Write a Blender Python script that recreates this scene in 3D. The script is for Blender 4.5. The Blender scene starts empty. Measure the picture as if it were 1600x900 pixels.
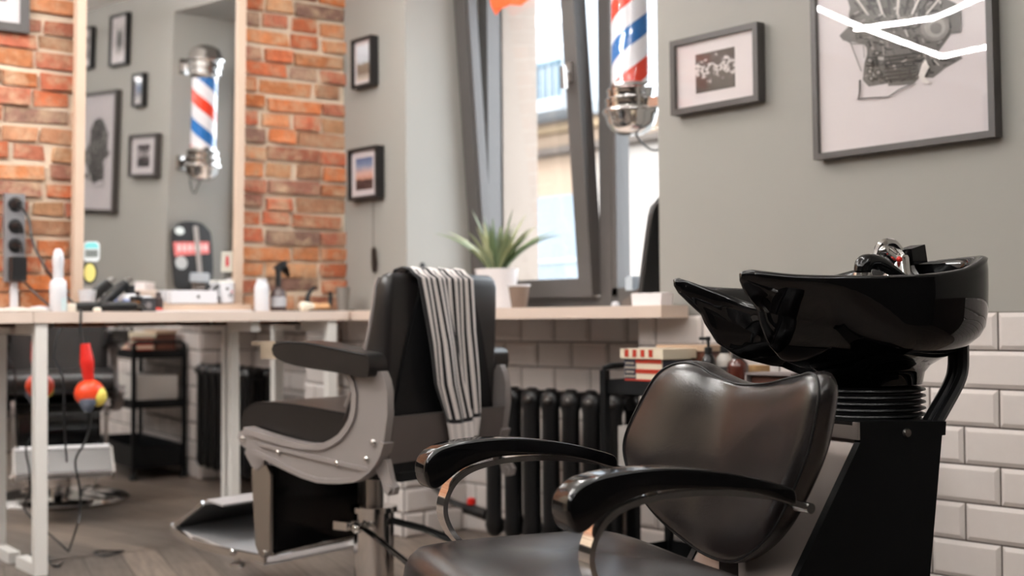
import bpy, bmesh, math, random
from mathutils import Vector as V, Matrix
R = math.radians
S = bpy.context.scene
COL = S.collection
rnd = random.Random(7)

# ------------------------------------------------------------------ camera model (photo taken as 1600x900)
F = 2054.0
CAM = V((4.822, -3.16, 0.89))
TH = math.atan(F / 1750.0); PITCH = math.atan(47 / F); ROLL = R(.49)
f0 = V((-math.sin(TH), math.cos(TH), 0)); r0 = V((math.cos(TH), math.sin(TH), 0)); u0 = V((0, 0, 1))
fw = f0 * math.cos(PITCH) + u0 * math.sin(PITCH); u1 = u0 * math.cos(PITCH) - f0 * math.sin(PITCH)
rt = r0 * math.cos(ROLL) - u1 * math.sin(ROLL); up = u1 * math.cos(ROLL) + r0 * math.sin(ROLL)
cd = bpy.data.cameras.new('camera'); cam = bpy.data.objects.new('camera', cd); COL.objects.link(cam)
cd.sensor_width = 36; cd.lens = F / 1600 * 36; cd.clip_start = .05; cd.clip_end = 200
cam.matrix_world = Matrix(((rt.x, up.x, -fw.x, CAM.x), (rt.y, up.y, -fw.y, CAM.y), (rt.z, up.z, -fw.z, CAM.z), (0, 0, 0, 1)))
cd.dof.use_dof = True; cd.dof.focus_distance = 2.45; cd.dof.aperture_fstop = 3.2
S.camera = cam

def hit(x, y, p, n):           # a sight line of the survey photo met with a known plane of the room
    r = rt * ((x - 800) / F) - up * ((y - 450) / F) + fw
    return CAM + r * ((V(p) - CAM).dot(n) / r.dot(n))
def hY(x, y, Y): return hit(x, y, (0, Y, 0), V((0, 1, 0)))
PHI = R(37.5)
BT = r0 * math.cos(PHI) + f0 * math.sin(PHI)        # along the brick wall, towards the window
BN = r0 * math.sin(PHI) - f0 * math.cos(PHI)        # out of the brick wall into the room
B0 = V((0.001, 0, 0)); BANG = math.atan2(BT.y, BT.x)
def hB(x, y, o): return hit(x, y, B0 + BN * o, BN)
def B(t, o, z=0): return B0 + BT * t + BN * o + V((0, 0, z))

# ------------------------------------------------------------------ materials
def lin(c):
    return tuple(((v / 255) / 12.92 if v / 255 <= .04045 else ((v / 255 + .055) / 1.055) ** 2.4) for v in c) + (1,)
MATS = {}
def mat(name, col, rough=.5, metal=0, var=0, vscale=8, bump=0, bscale=60, coat=0, spec=.5, emit=0, trans=0, ior=1.45, sheen=0):
    if name in MATS: return MATS[name]
    m = bpy.data.materials.new(name); m.use_nodes = True; nt = m.node_tree; N = nt.nodes; L = nt.links
    b = N['Principled BSDF']
    b.inputs['Base Color'].default_value = lin(col); b.inputs['Roughness'].default_value = rough
    b.inputs['Metallic'].default_value = metal; b.inputs['Specular IOR Level'].default_value = spec
    b.inputs['Coat Weight'].default_value = coat; b.inputs['Coat Roughness'].default_value = .03
    b.inputs['Transmission Weight'].default_value = trans; b.inputs['IOR'].default_value = ior
    b.inputs['Sheen Weight'].default_value = sheen
    if emit:
        b.inputs['Emission Color'].default_value = lin(col); b.inputs['Emission Strength'].default_value = emit
    tc = N.new('ShaderNodeTexCoord')
    if var:
        n = N.new('ShaderNodeTexNoise'); n.inputs['Scale'].default_value = vscale; n.inputs['Detail'].default_value = 5
        mx = N.new('ShaderNodeMix'); mx.data_type = 'RGBA'
        c = lin(col); mx.inputs['A'].default_value = tuple(min(1, v * (1 - var)) for v in c[:3]) + (1,)
        mx.inputs['B'].default_value = tuple(min(1, v * (1 + var)) for v in c[:3]) + (1,)
        L.new(tc.outputs['Object'], n.inputs['Vector']); L.new(n.outputs['Fac'], mx.inputs['Factor'])
        L.new(mx.outputs['Result'], b.inputs['Base Color'])
    if bump:
        n2 = N.new('ShaderNodeTexNoise'); n2.inputs['Scale'].default_value = bscale; n2.inputs['Detail'].default_value = 4
        bp = N.new('ShaderNodeBump'); bp.inputs['Strength'].default_value = bump; bp.inputs['Distance'].default_value = .004
        L.new(tc.outputs['Object'], n2.inputs['Vector']); L.new(n2.outputs['Fac'], bp.inputs['Height']); L.new(bp.outputs['Normal'], b.inputs['Normal'])
    MATS[name] = m
    return m

def mat_glass(name, tint=(1, 1, 1), gloss=1.0):
    m = bpy.data.materials.new(name); m.use_nodes = True; nt = m.node_tree; N = nt.nodes; L = nt.links
    N.clear(); o = N.new('ShaderNodeOutputMaterial'); t = N.new('ShaderNodeBsdfTransparent'); g = N.new('ShaderNodeBsdfGlossy')
    t.inputs['Color'].default_value = tint + (1,); g.inputs['Roughness'].default_value = .0
    lw = N.new('ShaderNodeLayerWeight'); lw.inputs['Blend'].default_value = .5; mx = N.new('ShaderNodeMixShader')
    pw = N.new('ShaderNodeMath'); pw.operation = 'POWER'; pw.inputs[1].default_value = 4.0; L.new(lw.outputs['Facing'], pw.inputs[0])
    ma = N.new('ShaderNodeMath'); ma.operation = 'MULTIPLY_ADD'; ma.inputs[1].default_value = .9 * gloss; ma.inputs[2].default_value = .045 * gloss; L.new(pw.outputs[0], ma.inputs[0])
    L.new(ma.outputs[0], mx.inputs[0]); L.new(t.outputs[0], mx.inputs[1]); L.new(g.outputs[0], mx.inputs[2]); L.new(mx.outputs[0], o.inputs[0])
    return m

def mat_attr(name, rough=.8, bump=.6, bscale=70, noise=.25):
    """colour of each piece comes from the mesh's own face colours (one colour per brick, paint or print patch)"""
    m = bpy.data.materials.new(name); m.use_nodes = True; nt = m.node_tree; N = nt.nodes; L = nt.links
    b = N['Principled BSDF']; b.inputs['Roughness'].default_value = rough
    a = N.new('ShaderNodeVertexColor'); a.layer_name = 'col'
    tc = N.new('ShaderNodeTexCoord'); n = N.new('ShaderNodeTexNoise'); n.inputs['Scale'].default_value = bscale * .5; n.inputs['Detail'].default_value = 6
    L.new(tc.outputs['Object'], n.inputs['Vector'])
    mr = N.new('ShaderNodeMapRange'); mr.inputs['From Min'].default_value = .3; mr.inputs['From Max'].default_value = .7
    mr.inputs['To Min'].default_value = 1 - noise; mr.inputs['To Max'].default_value = 1 + noise
    mx = N.new('ShaderNodeMix'); mx.data_type = 'RGBA'; mx.blend_type = 'MULTIPLY'; mx.inputs['Factor'].default_value = 1
    L.new(n.outputs['Fac'], mr.inputs['Value']); L.new(a.outputs['Color'], mx.inputs['A']); L.new(mr.outputs['Result'], mx.inputs['B'])
    L.new(mx.outputs['Result'], b.inputs['Base Color'])
    if bump:
        n2 = N.new('ShaderNodeTexNoise'); n2.inputs['Scale'].default_value = bscale; n2.inputs['Detail'].default_value = 6
        bp = N.new('ShaderNodeBump'); bp.inputs['Strength'].default_value = bump; bp.inputs['Distance'].default_value = .01
        L.new(tc.outputs['Object'], n2.inputs['Vector']); L.new(n2.outputs['Fac'], bp.inputs['Height']); L.new(bp.outputs['Normal'], b.inputs['Normal'])
    return m

def mat_brick():
    m = mat_attr('old_brick', .9, .8, 55, .20); nt = m.node_tree; N = nt.nodes; L = nt.links; b = N['Principled BSDF']
    src = b.inputs['Base Color'].links[0].from_socket; tc = N.new('ShaderNodeTexCoord')
    n = N.new('ShaderNodeTexNoise'); n.inputs['Scale'].default_value = 11; n.inputs['Detail'].default_value = 8; n.inputs['Roughness'].default_value = .65; L.new(tc.outputs['Object'], n.inputs['Vector'])
    mr = N.new('ShaderNodeMapRange'); mr.inputs['From Min'].default_value = .47; mr.inputs['From Max'].default_value = .66; mr.inputs['To Max'].default_value = .8; L.new(n.outputs['Fac'], mr.inputs['Value'])
    mx = N.new('ShaderNodeMix'); mx.data_type = 'RGBA'; mx.inputs['B'].default_value = lin((196, 168, 138)); L.new(mr.outputs['Result'], mx.inputs['Factor']); L.new(src, mx.inputs['A']); L.new(mx.outputs['Result'], b.inputs['Base Color'])
    return m

def mat_floor():
    m = bpy.data.materials.new('floor_wood'); m.use_nodes = True; nt = m.node_tree; N = nt.nodes; L = nt.links
    b = N['Principled BSDF']; b.inputs['Roughness'].default_value = .42
    tc = N.new('ShaderNodeTexCoord'); mp = N.new('ShaderNodeMapping'); mp.inputs['Rotation'].default_value = (0, 0, R(18))
    L.new(tc.outputs['Object'], mp.inputs['Vector'])
    br = N.new('ShaderNodeTexBrick'); br.inputs['Scale'].default_value = 1; br.inputs['Brick Width'].default_value = 1.2; br.inputs['Row Height'].default_value = .14
    br.inputs['Mortar Size'].default_value = .0025; br.inputs['Color1'].default_value = lin((126, 112, 101)); br.inputs['Color2'].default_value = lin((96, 86, 79)); br.inputs['Mortar'].default_value = lin((45, 40, 37))
    L.new(mp.outputs[0], br.inputs['Vector'])
    mp2 = N.new('ShaderNodeMapping'); mp2.inputs['Scale'].default_value = (2.2, 26, 1); L.new(mp.outputs[0], mp2.inputs['Vector'])
    n = N.new('ShaderNodeTexNoise'); n.inputs['Scale'].default_value = 2; n.inputs['Detail'].default_value = 7; L.new(mp2.outputs[0], n.inputs['Vector'])
    mr = N.new('ShaderNodeMapRange'); mr.inputs['From Min'].default_value = .3; mr.inputs['From Max'].default_value = .7; mr.inputs['To Min'].default_value = .62; mr.inputs['To Max'].default_value = 1.3
    L.new(n.outputs['Fac'], mr.inputs['Value'])
    mx = N.new('ShaderNodeMix'); mx.data_type = 'RGBA'; mx.blend_type = 'MULTIPLY'; mx.inputs['Factor'].default_value = 1
    L.new(br.outputs['Color'], mx.inputs['A']); L.new(mr.outputs['Result'], mx.inputs['B']); L.new(mx.outputs['Result'], b.inputs['Base Color'])
    bp = N.new('ShaderNodeBump'); bp.inputs['Strength'].default_value = .15; L.new(n.outputs['Fac'], bp.inputs['Height']); L.new(bp.outputs['Normal'], b.inputs['Normal'])
    return m

def mat_wood(name, c1, c2, rough=.5, sc=(3, 30, 3)):
    m = bpy.data.materials.new(name); m.use_nodes = True; nt = m.node_tree; N = nt.nodes; L = nt.links
    b = N['Principled BSDF']; b.inputs['Roughness'].default_value = rough
    tc = N.new('ShaderNodeTexCoord'); mp = N.new('ShaderNodeMapping'); mp.inputs['Scale'].default_value = sc; L.new(tc.outputs['Object'], mp.inputs['Vector'])
    n = N.new('ShaderNodeTexNoise'); n.inputs['Scale'].default_value = 1.5; n.inputs['Detail'].default_value = 6; L.new(mp.outputs[0], n.inputs['Vector'])
    mx = N.new('ShaderNodeMix'); mx.data_type = 'RGBA'; mx.inputs['A'].default_value = lin(c1); mx.inputs['B'].default_value = lin(c2)
    L.new(n.outputs['Fac'], mx.inputs['Factor']); L.new(mx.outputs['Result'], b.inputs['Base Color'])
    return m

def mat_stripes(name):
    """woven towel: dark stripes along the cloth, a dark cross line and a pale fringe band near the hem (from the cloth's own uv)"""
    m = bpy.data.materials.new(name); m.use_nodes = True; nt = m.node_tree; N = nt.nodes; L = nt.links
    b = N['Principled BSDF']; b.inputs['Roughness'].default_value = .9; b.inputs['Sheen Weight'].default_value = .2
    uv = N.new('ShaderNodeUVMap'); uv.uv_map = 'uv'; sp = N.new('ShaderNodeSeparateXYZ'); L.new(uv.outputs[0], sp.inputs[0])
    def mth(op, a, v=None, w=None):
        k = N.new('ShaderNodeMath'); k.operation = op
        for i, q in enumerate((a, v, w)):
            if q is None: continue
            if isinstance(q, (int, float)): k.inputs[i].default_value = q
            else: L.new(q, k.inputs[i])
        return k.outputs[0]
    fr = mth('FRACT', mth('MULTIPLY', sp.outputs[0], 10.0))
    st = mth('LESS_THAN', fr, .46)
    body = mth('GREATER_THAN', sp.outputs[1], .125)                 # hem at v=0
    st = mth('MULTIPLY', st, body)
    line = mth('MULTIPLY', mth('GREATER_THAN', sp.outputs[1], .11), mth('LESS_THAN', sp.outputs[1], .132))
    line2 = mth('LESS_THAN', sp.outputs[1], .008)
    pale = mth('MULTIPLY', mth('MULTIPLY', mth('LESS_THAN', fr, .45), mth('LESS_THAN', sp.outputs[1], .11)), .22)
    fac = mth('MAXIMUM', mth('MAXIMUM', st, pale), mth('MAXIMUM', line, line2))
    mx = N.new('ShaderNodeMix'); mx.data_type = 'RGBA'; mx.inputs['A'].default_value = lin((232, 224, 220)); mx.inputs['B'].default_value = lin((22, 20, 22))
    L.new(fac, mx.inputs['Factor']); L.new(mx.outputs['Result'], b.inputs['Base Color'])
    return m

def mat_pole():
    m = bpy.data.materials.new('pole_stripes'); m.use_nodes = True; nt = m.node_tree; N = nt.nodes; L = nt.links
    b = N['Principled BSDF']; b.inputs['Roughness'].default_value = .12
    uv = N.new('ShaderNodeUVMap'); uv.uv_map = 'uv'; sp = N.new('ShaderNodeSeparateXYZ'); L.new(uv.outputs[0], sp.inputs[0])
    a = N.new('ShaderNodeMath'); a.operation = 'MULTIPLY'; a.inputs[1].default_value = 1.0; L.new(sp.outputs[0], a.inputs[0])
    c = N.new('ShaderNodeMath'); c.operation = 'MULTIPLY_ADD'; c.inputs[1].default_value = 1.25; c.inputs[2].default_value = 1.95
    L.new(sp.outputs[1], c.inputs[0])
    d = N.new('ShaderNodeMath'); d.operation = 'SUBTRACT'; L.new(c.outputs[0], d.inputs[0]); L.new(a.outputs[0], d.inputs[1])
    f = N.new('ShaderNodeMath'); f.operation = 'FRACT'; L.new(d.outputs[0], f.inputs[0])
    rp = N.new('ShaderNodeValToRGB'); rp.color_ramp.interpolation = 'CONSTANT'; e = rp.color_ramp.elements
    W = lin((238, 236, 240)); e[0].position = 0; e[0].color = lin((222, 62, 38)); e[1].position = .24; e[1].color = W
    k = e.new(.5); k.color = lin((36, 108, 176)); k = e.new(.74); k.color = W
    L.new(f.outputs[0], rp.inputs[0]); L.new(rp.outputs[0], b.inputs['Base Color'])
    return m

def mat_print(name, ramp, axis='Z', scale=1.0, noise=0, nscale=20, blotch=None):
    """a small printed photograph: tones laid out over the paper's own uv"""
    m = bpy.data.materials.new(name); m.use_nodes = True; nt = m.node_tree; N = nt.nodes; L = nt.links
    b = N['Principled BSDF']; b.inputs['Roughness'].default_value = .6
    uv = N.new('ShaderNodeUVMap'); uv.uv_map = 'uv'; sp = N.new('ShaderNodeSeparateXYZ'); L.new(uv.outputs[0], sp.inputs[0])
    n = N.new('ShaderNodeTexNoise'); n.inputs['Scale'].default_value = nscale; n.inputs['Detail'].default_value = 3; L.new(uv.outputs[0], n.inputs['Vector'])
    k = N.new('ShaderNodeMath'); k.operation = 'MULTIPLY_ADD'; k.inputs[1].default_value = noise; L.new(n.outputs['Fac'], k.inputs[0]); L.new(sp.outputs[1], k.inputs[2])
    s = N.new('ShaderNodeMath'); s.operation = 'SUBTRACT'; s.inputs[1].default_value = noise * .5; L.new(k.outputs[0], s.inputs[0])
    rp = N.new('ShaderNodeValToRGB'); e = rp.color_ramp.elements
    e[0].position = ramp[0][0]; e[0].color = lin(ramp[0][1]); e[1].position = ramp[-1][0]; e[1].color = lin(ramp[-1][1])
    for p, c in ramp[1:-1]:
        q = e.new(p); q.color = lin(c)
    L.new(s.outputs[0], rp.inputs[0]); L.new(rp.outputs[0], b.inputs['Base Color'])
    return m

CHROME = mat('chrome', (214, 212, 210), .09, 1); STEEL = mat('brushed_steel', (172, 168, 164), .28, 1)
LEATHER = mat('dark_leather', (26, 22, 22), .27, 0, .12, 30, .06, 260, spec=.55); LEATHER_B = mat('barber_leather', (20, 17, 17), .32, 0, .1, 30, .12, 260)
LEATHER_K = mat('black_leather', (14, 14, 15), .5, 0, .1, 30, .1, 260, spec=.25)
GLOSS = mat('black_ceramic', (5, 5, 6), .035); BLACK = mat('black_plastic', (17, 17, 18), .38); MATTE = mat('matte_black_metal', (16, 17, 18), .5, spec=.3)
ARM = mat('arm_lacquer', (6, 6, 7), .10); CAB = mat('cabinet_black', (8, 9, 10), .55, 0, .1, 20, .05, 300, spec=.15); CABF = mat('cabinet_front', (150, 139, 133), .34, .35)
GREYM = mat('grey_enamel', (140, 133, 131), .32, .15); RUB = mat('black_rubber', (16, 16, 17), .35)
IRON = mat('cast_iron_paint', (11, 11, 12), .36, 0, .2, 30, .1, 120, spec=.35)
WHITE = mat('white_plastic', (212, 211, 214), .3); WHITEP = mat('white_paint_steel', (222, 218, 212), .35)
PAPER = mat('mat_board', (214, 206, 207), .8); DARKF = mat('picture_frame_paint', (66, 62, 60), .42); BLACKF = mat('black_frame_paint', (26, 25, 25), .4)
PVC = mat('window_frame_grey', (78, 74, 72), .45); TOPW = mat_wood('worktop_laminate', (218, 200, 186), (208, 188, 174), .35); MIRW = mat_wood('pale_wood', (206, 182, 162), (192, 166, 144), .5)
PAINT = mat('wall_paint_grey', (149, 146, 140), .75, 0, .035, 3, .04, 80)
TILE = mat('white_glazed_tile', (212, 204, 199), .1, 0, .03, 40); GROUT = mat('dark_grout', (72, 62, 56), .9)
MIRROR = mat('mirror_silver', (252, 252, 252), .0, 1)
GLASS = mat_glass('clear_glass'); PGLASS = mat_glass('picture_glass')
WOODL = mat_wood('beech_wood', (222, 178, 130), (200, 150, 104)); BROWN = mat('amber_glass', (70, 30, 22), .1, 0, coat=.5)
RED = mat('red_plastic', (205, 40, 32), .3); ORANGE = mat('orange_red_plastic', (224, 70, 34), .3); YELLOW = mat('yellow_plastic', (228, 205, 95), .4); SLATE = mat('slate_plastic', (82, 88, 100), .4)

# ------------------------------------------------------------------ mesh builder
class MB:
    def __init__(s): s.bm = bmesh.new(); s.uv = s.bm.loops.layers.uv.new('uv'); s.cl = None; s.mats = []
    def mi(s, m):
        if m not in s.mats: s.mats.append(m)
        return s.mats.index(m)
    def col(s, faces, c):
        if s.cl is None: s.cl = s.bm.loops.layers.float_color.new('col')
        c = lin(c)
        for f in faces:
            for l in f.loops: l[s.cl] = c
    def face(s, pts, m=None, uv=None):
        f = s.bm.faces.new([s.bm.verts.new(p) for p in pts])
        if m is not None: f.material_index = s.mi(m)
        if uv:
            for l, q in zip(f.loops, uv): l[s.uv].uv = q
        return f
    def box(s, a, b, M=None, bev=0, seg=2, m=None):
        x0, y0, z0 = a; x1, y1, z1 = b
        v = [s.bm.verts.new((x, y, z)) for x in (x0, x1) for y in (y0, y1) for z in (z0, z1)]
        q = [(0, 1, 3, 2), (4, 6, 7, 5), (0, 4, 5, 1), (2, 3, 7, 6), (0, 2, 6, 4), (1, 5, 7, 3)]
        fs = [s.bm.faces.new([v[i] for i in k]) for k in q]
        return s._fin(v, fs, M, bev, seg, m)
    def _fin(s, v, fs, M, bev, seg, m, ang=.35):
        if bev:
            es = {e for f in fs for e in f.edges if len(e.link_faces) < 2 or e.calc_face_angle(0) > ang}
            r = bmesh.ops.bevel(s.bm, geom=list(es), offset=bev, segments=seg, profile=.5, affect='EDGES', clamp_overlap=True)
            fs = list({f for f in r['faces']} | {f for f in fs if f.is_valid}); v = list({q for f in fs for q in f.verts})
        if M is not None:
            for q in v: q.co = M @ q.co
        if m is not None:
            k = s.mi(m)
            for f in fs: f.material_index = k
        return fs
    def prism(s, poly, w0, w1, fn, bev=0, seg=3, m=None, ang=.35):
        """outline poly (u,v) given thickness w0..w1; fn(u,v,w) -> xyz"""
        A = [s.bm.verts.new(fn(u, v, w0)) for u, v in poly]; Bv = [s.bm.verts.new(fn(u, v, w1)) for u, v in poly]; n = len(poly)
        fs = [s.bm.faces.new(A[::-1]), s.bm.faces.new(Bv)] + [s.bm.faces.new((A[i], A[(i + 1) % n], Bv[(i + 1) % n], Bv[i])) for i in range(n)]
        return s._fin(A + Bv, fs, None, bev, seg, m, ang)
    def loft(s, rings, close=True, caps=True, m=None, uv=False):
        rows = [[s.bm.verts.new(p) for p in r] for r in rings]; n = len(rows[0]); fs = []
        for i in range(len(rows) - 1):
            for j in range(n if close else n - 1):
                k = (j + 1) % n
                f = s.bm.faces.new((rows[i][j], rows[i][k], rows[i + 1][k], rows[i + 1][j])); fs.append(f)
                if uv:
                    d = n if close else n - 1; e = len(rows) - 1
                    for l, q in zip(f.loops, ((j / d, i / e), ((j + 1) / d, i / e), ((j + 1) / d, (i + 1) / e), (j / d, (i + 1) / e))): l[s.uv].uv = q
        if caps and close: fs += [s.bm.faces.new(rows[0][::-1]), s.bm.faces.new(rows[-1])]
        if m is not None:
            for f in fs: f.material_index = s.mi(m)
        return fs
    def lathe(s, prof, seg=24, M=None, m=None, caps=True, uv=False):
        rings = []
        for r, z in prof:
            ring = [V((max(r, 1e-4) * math.cos(2 * math.pi * k / seg), max(r, 1e-4) * math.sin(2 * math.pi * k / seg), z)) for k in range(seg)]
            rings.append([M @ p for p in ring] if M is not None else ring)
        return s.loft(rings, True, caps, m, uv)
    def cyl(s, p, q, r, r2=None, seg=16, m=None):
        p, q = V(p), V(q); d = q - p; M = Matrix.Translation(p) @ d.to_track_quat('Z', 'Y').to_matrix().to_4x4()
        return s.lathe([(r, 0), (r if r2 is None else r2, d.length)], seg, M, m)
    def sph(s, c, r, seg=14, m=None, sc=(1, 1, 1)):
        pr = [(math.sin(math.pi * i / 8), -math.cos(math.pi * i / 8)) for i in range(9)]
        M = Matrix.Translation(V(c)) @ Matrix.Diagonal((r * sc[0], r * sc[1], r * sc[2], 1))
        return s.lathe(pr, seg, M, m, caps=False)
    def tube(s, pts, r, seg=8, m=None, sm=0):
        pts = [V(p) for p in pts]
        if sm: pts = spline(pts, sm)
        rings = []; nrm = None
        if isinstance(r, (list, tuple)) and len(r) != len(pts):
            k = [i * (len(r) - 1) / (len(pts) - 1) for i in range(len(pts))]; r = [r[int(q)] + (r[min(int(q) + 1, len(r) - 1)] - r[int(q)]) * (q - int(q)) for q in k]
        for i, p in enumerate(pts):
            t = (pts[min(i + 1, len(pts) - 1)] - pts[max(i - 1, 0)]).normalized()
            if nrm is None: nrm = t.orthogonal().normalized()
            nrm = (nrm - t * nrm.dot(t)).normalized(); bi = t.cross(nrm)
            rr = r[i] if isinstance(r, (list, tuple)) else r
            rings.append([p + (nrm * math.cos(2 * math.pi * k / seg) + bi * math.sin(2 * math.pi * k / seg)) * rr for k in range(seg)])
        return s.loft(rings, True, True, m)
    def strip(s, path, th, w0, w1, fn, m=None, bev=0):
        """flat bar: path (u,v) thickened by th, width w0..w1"""
        n = len(path); a = []; b = []
        for i, (u, v) in enumerate(path):
            p, q = path[max(i - 1, 0)], path[min(i + 1, n - 1)]; dx, dy = q[0] - p[0], q[1] - p[1]; l = math.hypot(dx, dy) or 1
            a.append((u - dy / l * th / 2, v + dx / l * th / 2)); b.append((u + dy / l * th / 2, v - dx / l * th / 2))
        rings = [[fn(*a[i], w0), fn(*a[i], w1), fn(*b[i], w1), fn(*b[i], w0)] for i in range(n)]
        return s.loft(rings, True, True, m)
    def build(s, name, m=None, parent=None, loc=None, rz=0, smooth=True, ang=38):
        bmesh.ops.recalc_face_normals(s.bm, faces=s.bm.faces[:])
        me = bpy.data.meshes.new(name); s.bm.to_mesh(me); s.bm.free()
        if smooth:
            for p in me.polygons: p.use_smooth = True
            me.set_sharp_from_angle(angle=R(ang))
        if s.mats:
            for q in s.mats: me.materials.append(q)
        elif m: me.materials.append(m)
        o = bpy.data.objects.new(name, me); COL.objects.link(o)
        if parent: o.parent = parent
        if loc is not None: o.location = loc
        o.rotation_euler.z = rz
        return o

def spline(pts, n):
    P = [pts[0] * 2 - pts[1] if isinstance(pts[0], V) else pts[0]] + list(pts) + [pts[-1] * 2 - pts[-2] if isinstance(pts[0], V) else pts[-1]]
    if not isinstance(pts[0], V): P = [V(p) for p in P]
    out = []
    for i in range(1, len(P) - 2):
        a, b, c, d = P[i - 1:i + 3]
        for k in range(n):
            t = k / n
            out.append(.5 * ((2 * b) + (c - a) * t + (2 * a - 5 * b + 4 * c - d) * t * t + (3 * b - a - 3 * c + d) * t ** 3))
    out.append(P[-2]); return out
def spl2(pts, n, closed=False):
    q = [V((p[0], p[1], 0)) for p in pts]
    if closed:
        k = len(q); q = [q[-1]] + q + q[:2]; o = []
        for i in range(1, k + 1):
            a, b, c, d = q[i - 1], q[i], q[i + 1], q[(i + 2)] if i + 2 < len(q) else q[3]
            for j in range(n):
                t = j / n; o.append(.5 * ((2 * b) + (c - a) * t + (2 * a - 5 * b + 4 * c - d) * t * t + (3 * b - a - 3 * c + d) * t ** 3))
    else: o = spline(q, n)
    return [(p.x, p.y) for p in o]
def rrect(w, h, r, n=5):
    o = []
    for cx, cy, a in ((w / 2 - r, h / 2 - r, 0), (-w / 2 + r, h / 2 - r, 90), (-w / 2 + r, -h / 2 + r, 180), (w / 2 - r, -h / 2 + r, 270)):
        for k in range(n + 1): o.append((cx + r * math.cos(R(a + 90 * k / n)), cy + r * math.sin(R(a + 90 * k / n))))
    return o
AZ = lambda a, z, b: V((a, b, z))          # side profile given width
XY = lambda x, y, z: V((x, y, z))
XZ = lambda x, z, y: V((x, y, z))

def tag(o, label, cat, group=None, kind=None):
    o['label'] = label; o['category'] = cat
    if group: o['group'] = group
    if kind: o['kind'] = kind
    return o
def struct(o): o['kind'] = 'structure'; return o
def thing(name, label, cat, loc=(0, 0, 0), rz=0, group=None):
    o = bpy.data.objects.new(name, None); COL.objects.link(o); o.location = loc; o.rotation_euler.z = rz; o.empty_display_size = .1
    return tag(o, label, cat, group)
def dup(root, loc, rz, label, group=None):
    r = root.copy(); COL.objects.link(r); r.location = loc; r.rotation_euler.z = rz; r['label'] = label
    if group: r['group'] = group
    for ch in list(root.children):
        c = ch.copy(); COL.objects.link(c); c.parent = r
        for g in list(ch.children):
            d = g.copy(); COL.objects.link(d); d.parent = c
    return r

# ================================================================== ROOM
CEIL = 2.56; ROW = .0995; WS0, WS1 = .451, 1.86     # window opening along the wall
def room():
    m = MB(); m.box((-.6, -6.2, -.05), (6.6, .6, 0)); struct(m.build('floor', mat_floor()))
    m = MB(); m.box((-.6, -6.2, CEIL), (6.6, .6, CEIL + .1)); struct(m.build('ceiling', mat('ceiling_paint', (240, 238, 234), .9, 0, .03, 3)))
    m = MB(); TOP = 9 * ROW
    m.box((-.5, 0, TOP), (WS0, .52, CEIL)); m.box((WS1, 0, TOP), (6.5, .52, CEIL)); m.box((WS0, 0, 2.42), (WS1, .52, CEIL))
    struct(m.build('wall_back', PAINT, smooth=False))
    m = MB(); m.box((6.5, -6.2, 0), (6.6, .6, CEIL)); struct(m.build('wall_right', mat('side_wall_unlit', (58, 54, 51), .8, 0, .04, 3), smooth=False))  # dark colour stands in for the unlit side of the room
    m = MB(); m.box((-.6, -6.2, 0), (6.6, -6.1, CEIL)); struct(m.build('wall_front', mat('front_wall_unlit', (60, 56, 53), .8, 0, .04, 3), smooth=False))  # darkened likewise, so it reflects as unlit and gives less fill
    # tiled dado: grout core + bevelled metro tiles, with the radiator niche under the window
    m = MB(); NY = .3; NL, NR = .44, 1.792
    m.box((-.5, -.022, 0), (NL + .008, .6, TOP)); m.box((NR - .008, -.022, 0), (6.5, .52, TOP)); m.box((NL, NY, 0), (NR, .52, .86))
    struct(m.build('trim_1', GROUT, smooth=False))
    def tiles(name, o, u, n, u0, u1, first):
        m = MB(); o, u, n = V(o), V(u), V(n)
        for k in range(9):
            off = first + (.5 if k % 2 else 0); i = math.floor(u0 / .2 - off) - 1
            while (i + off) * .2 < u1:
                a, b = max(u0, (i + off) * .2 + .0025), min(u1, (i + 1 + off) * .2 - .0025); i += 1
                if b - a < .012: continue
                z0, z1 = k * ROW + .0022, (k + 1) * ROW - .0022; e = .011; t0, t1 = .002, .0085
                P = lambda s, z, t: o + u * s + n * t + V((0, 0, z))
                e2 = min(e, (b - a) / 3)
                A = [P(a, z0, 0), P(b, z0, 0), P(b, z1, 0), P(a, z1, 0)]; Bq = [P(a, z0, t0), P(b, z0, t0), P(b, z1, t0), P(a, z1, t0)]
                C = [P(a + e2, z0 + e, t1), P(b - e2, z0 + e, t1), P(b - e2, z1 - e, t1), P(a + e2, z1 - e, t1)]
                A, Bq, C = [[m.bm.verts.new(p) for p in q] for q in (A, Bq, C)]
                for lo, hi in ((A, Bq), (Bq, C)):
                    for j in range(4): m.bm.faces.new((lo[j], lo[(j + 1) % 4], hi[(j + 1) % 4], hi[j]))
                m.bm.faces.new(C)
        return struct(m.build(name, TILE, smooth=False))
    tiles('trim_2', (0, -.022, 0), (1, 0, 0), (0, -1, 0), NR - .008, 4.6, .31)
    tiles('trim_3', (0, -.022, 0), (1, 0, 0), (0, -1, 0), -.06, NL + .008, .2)
    tiles('trim_4', (0, NY, 0), (1, 0, 0), (0, -1, 0), NL + .01, NR - .01, .08)
    tiles('trim_5', (NL + .008, 0, 0), (0, 1, 0), (1, 0, 0), -.022, NY, .4)
    tiles('trim_6', (NR - .008, 0, 0), (0, 1, 0), (-1, 0, 0), -.022, NY, .4)

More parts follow.
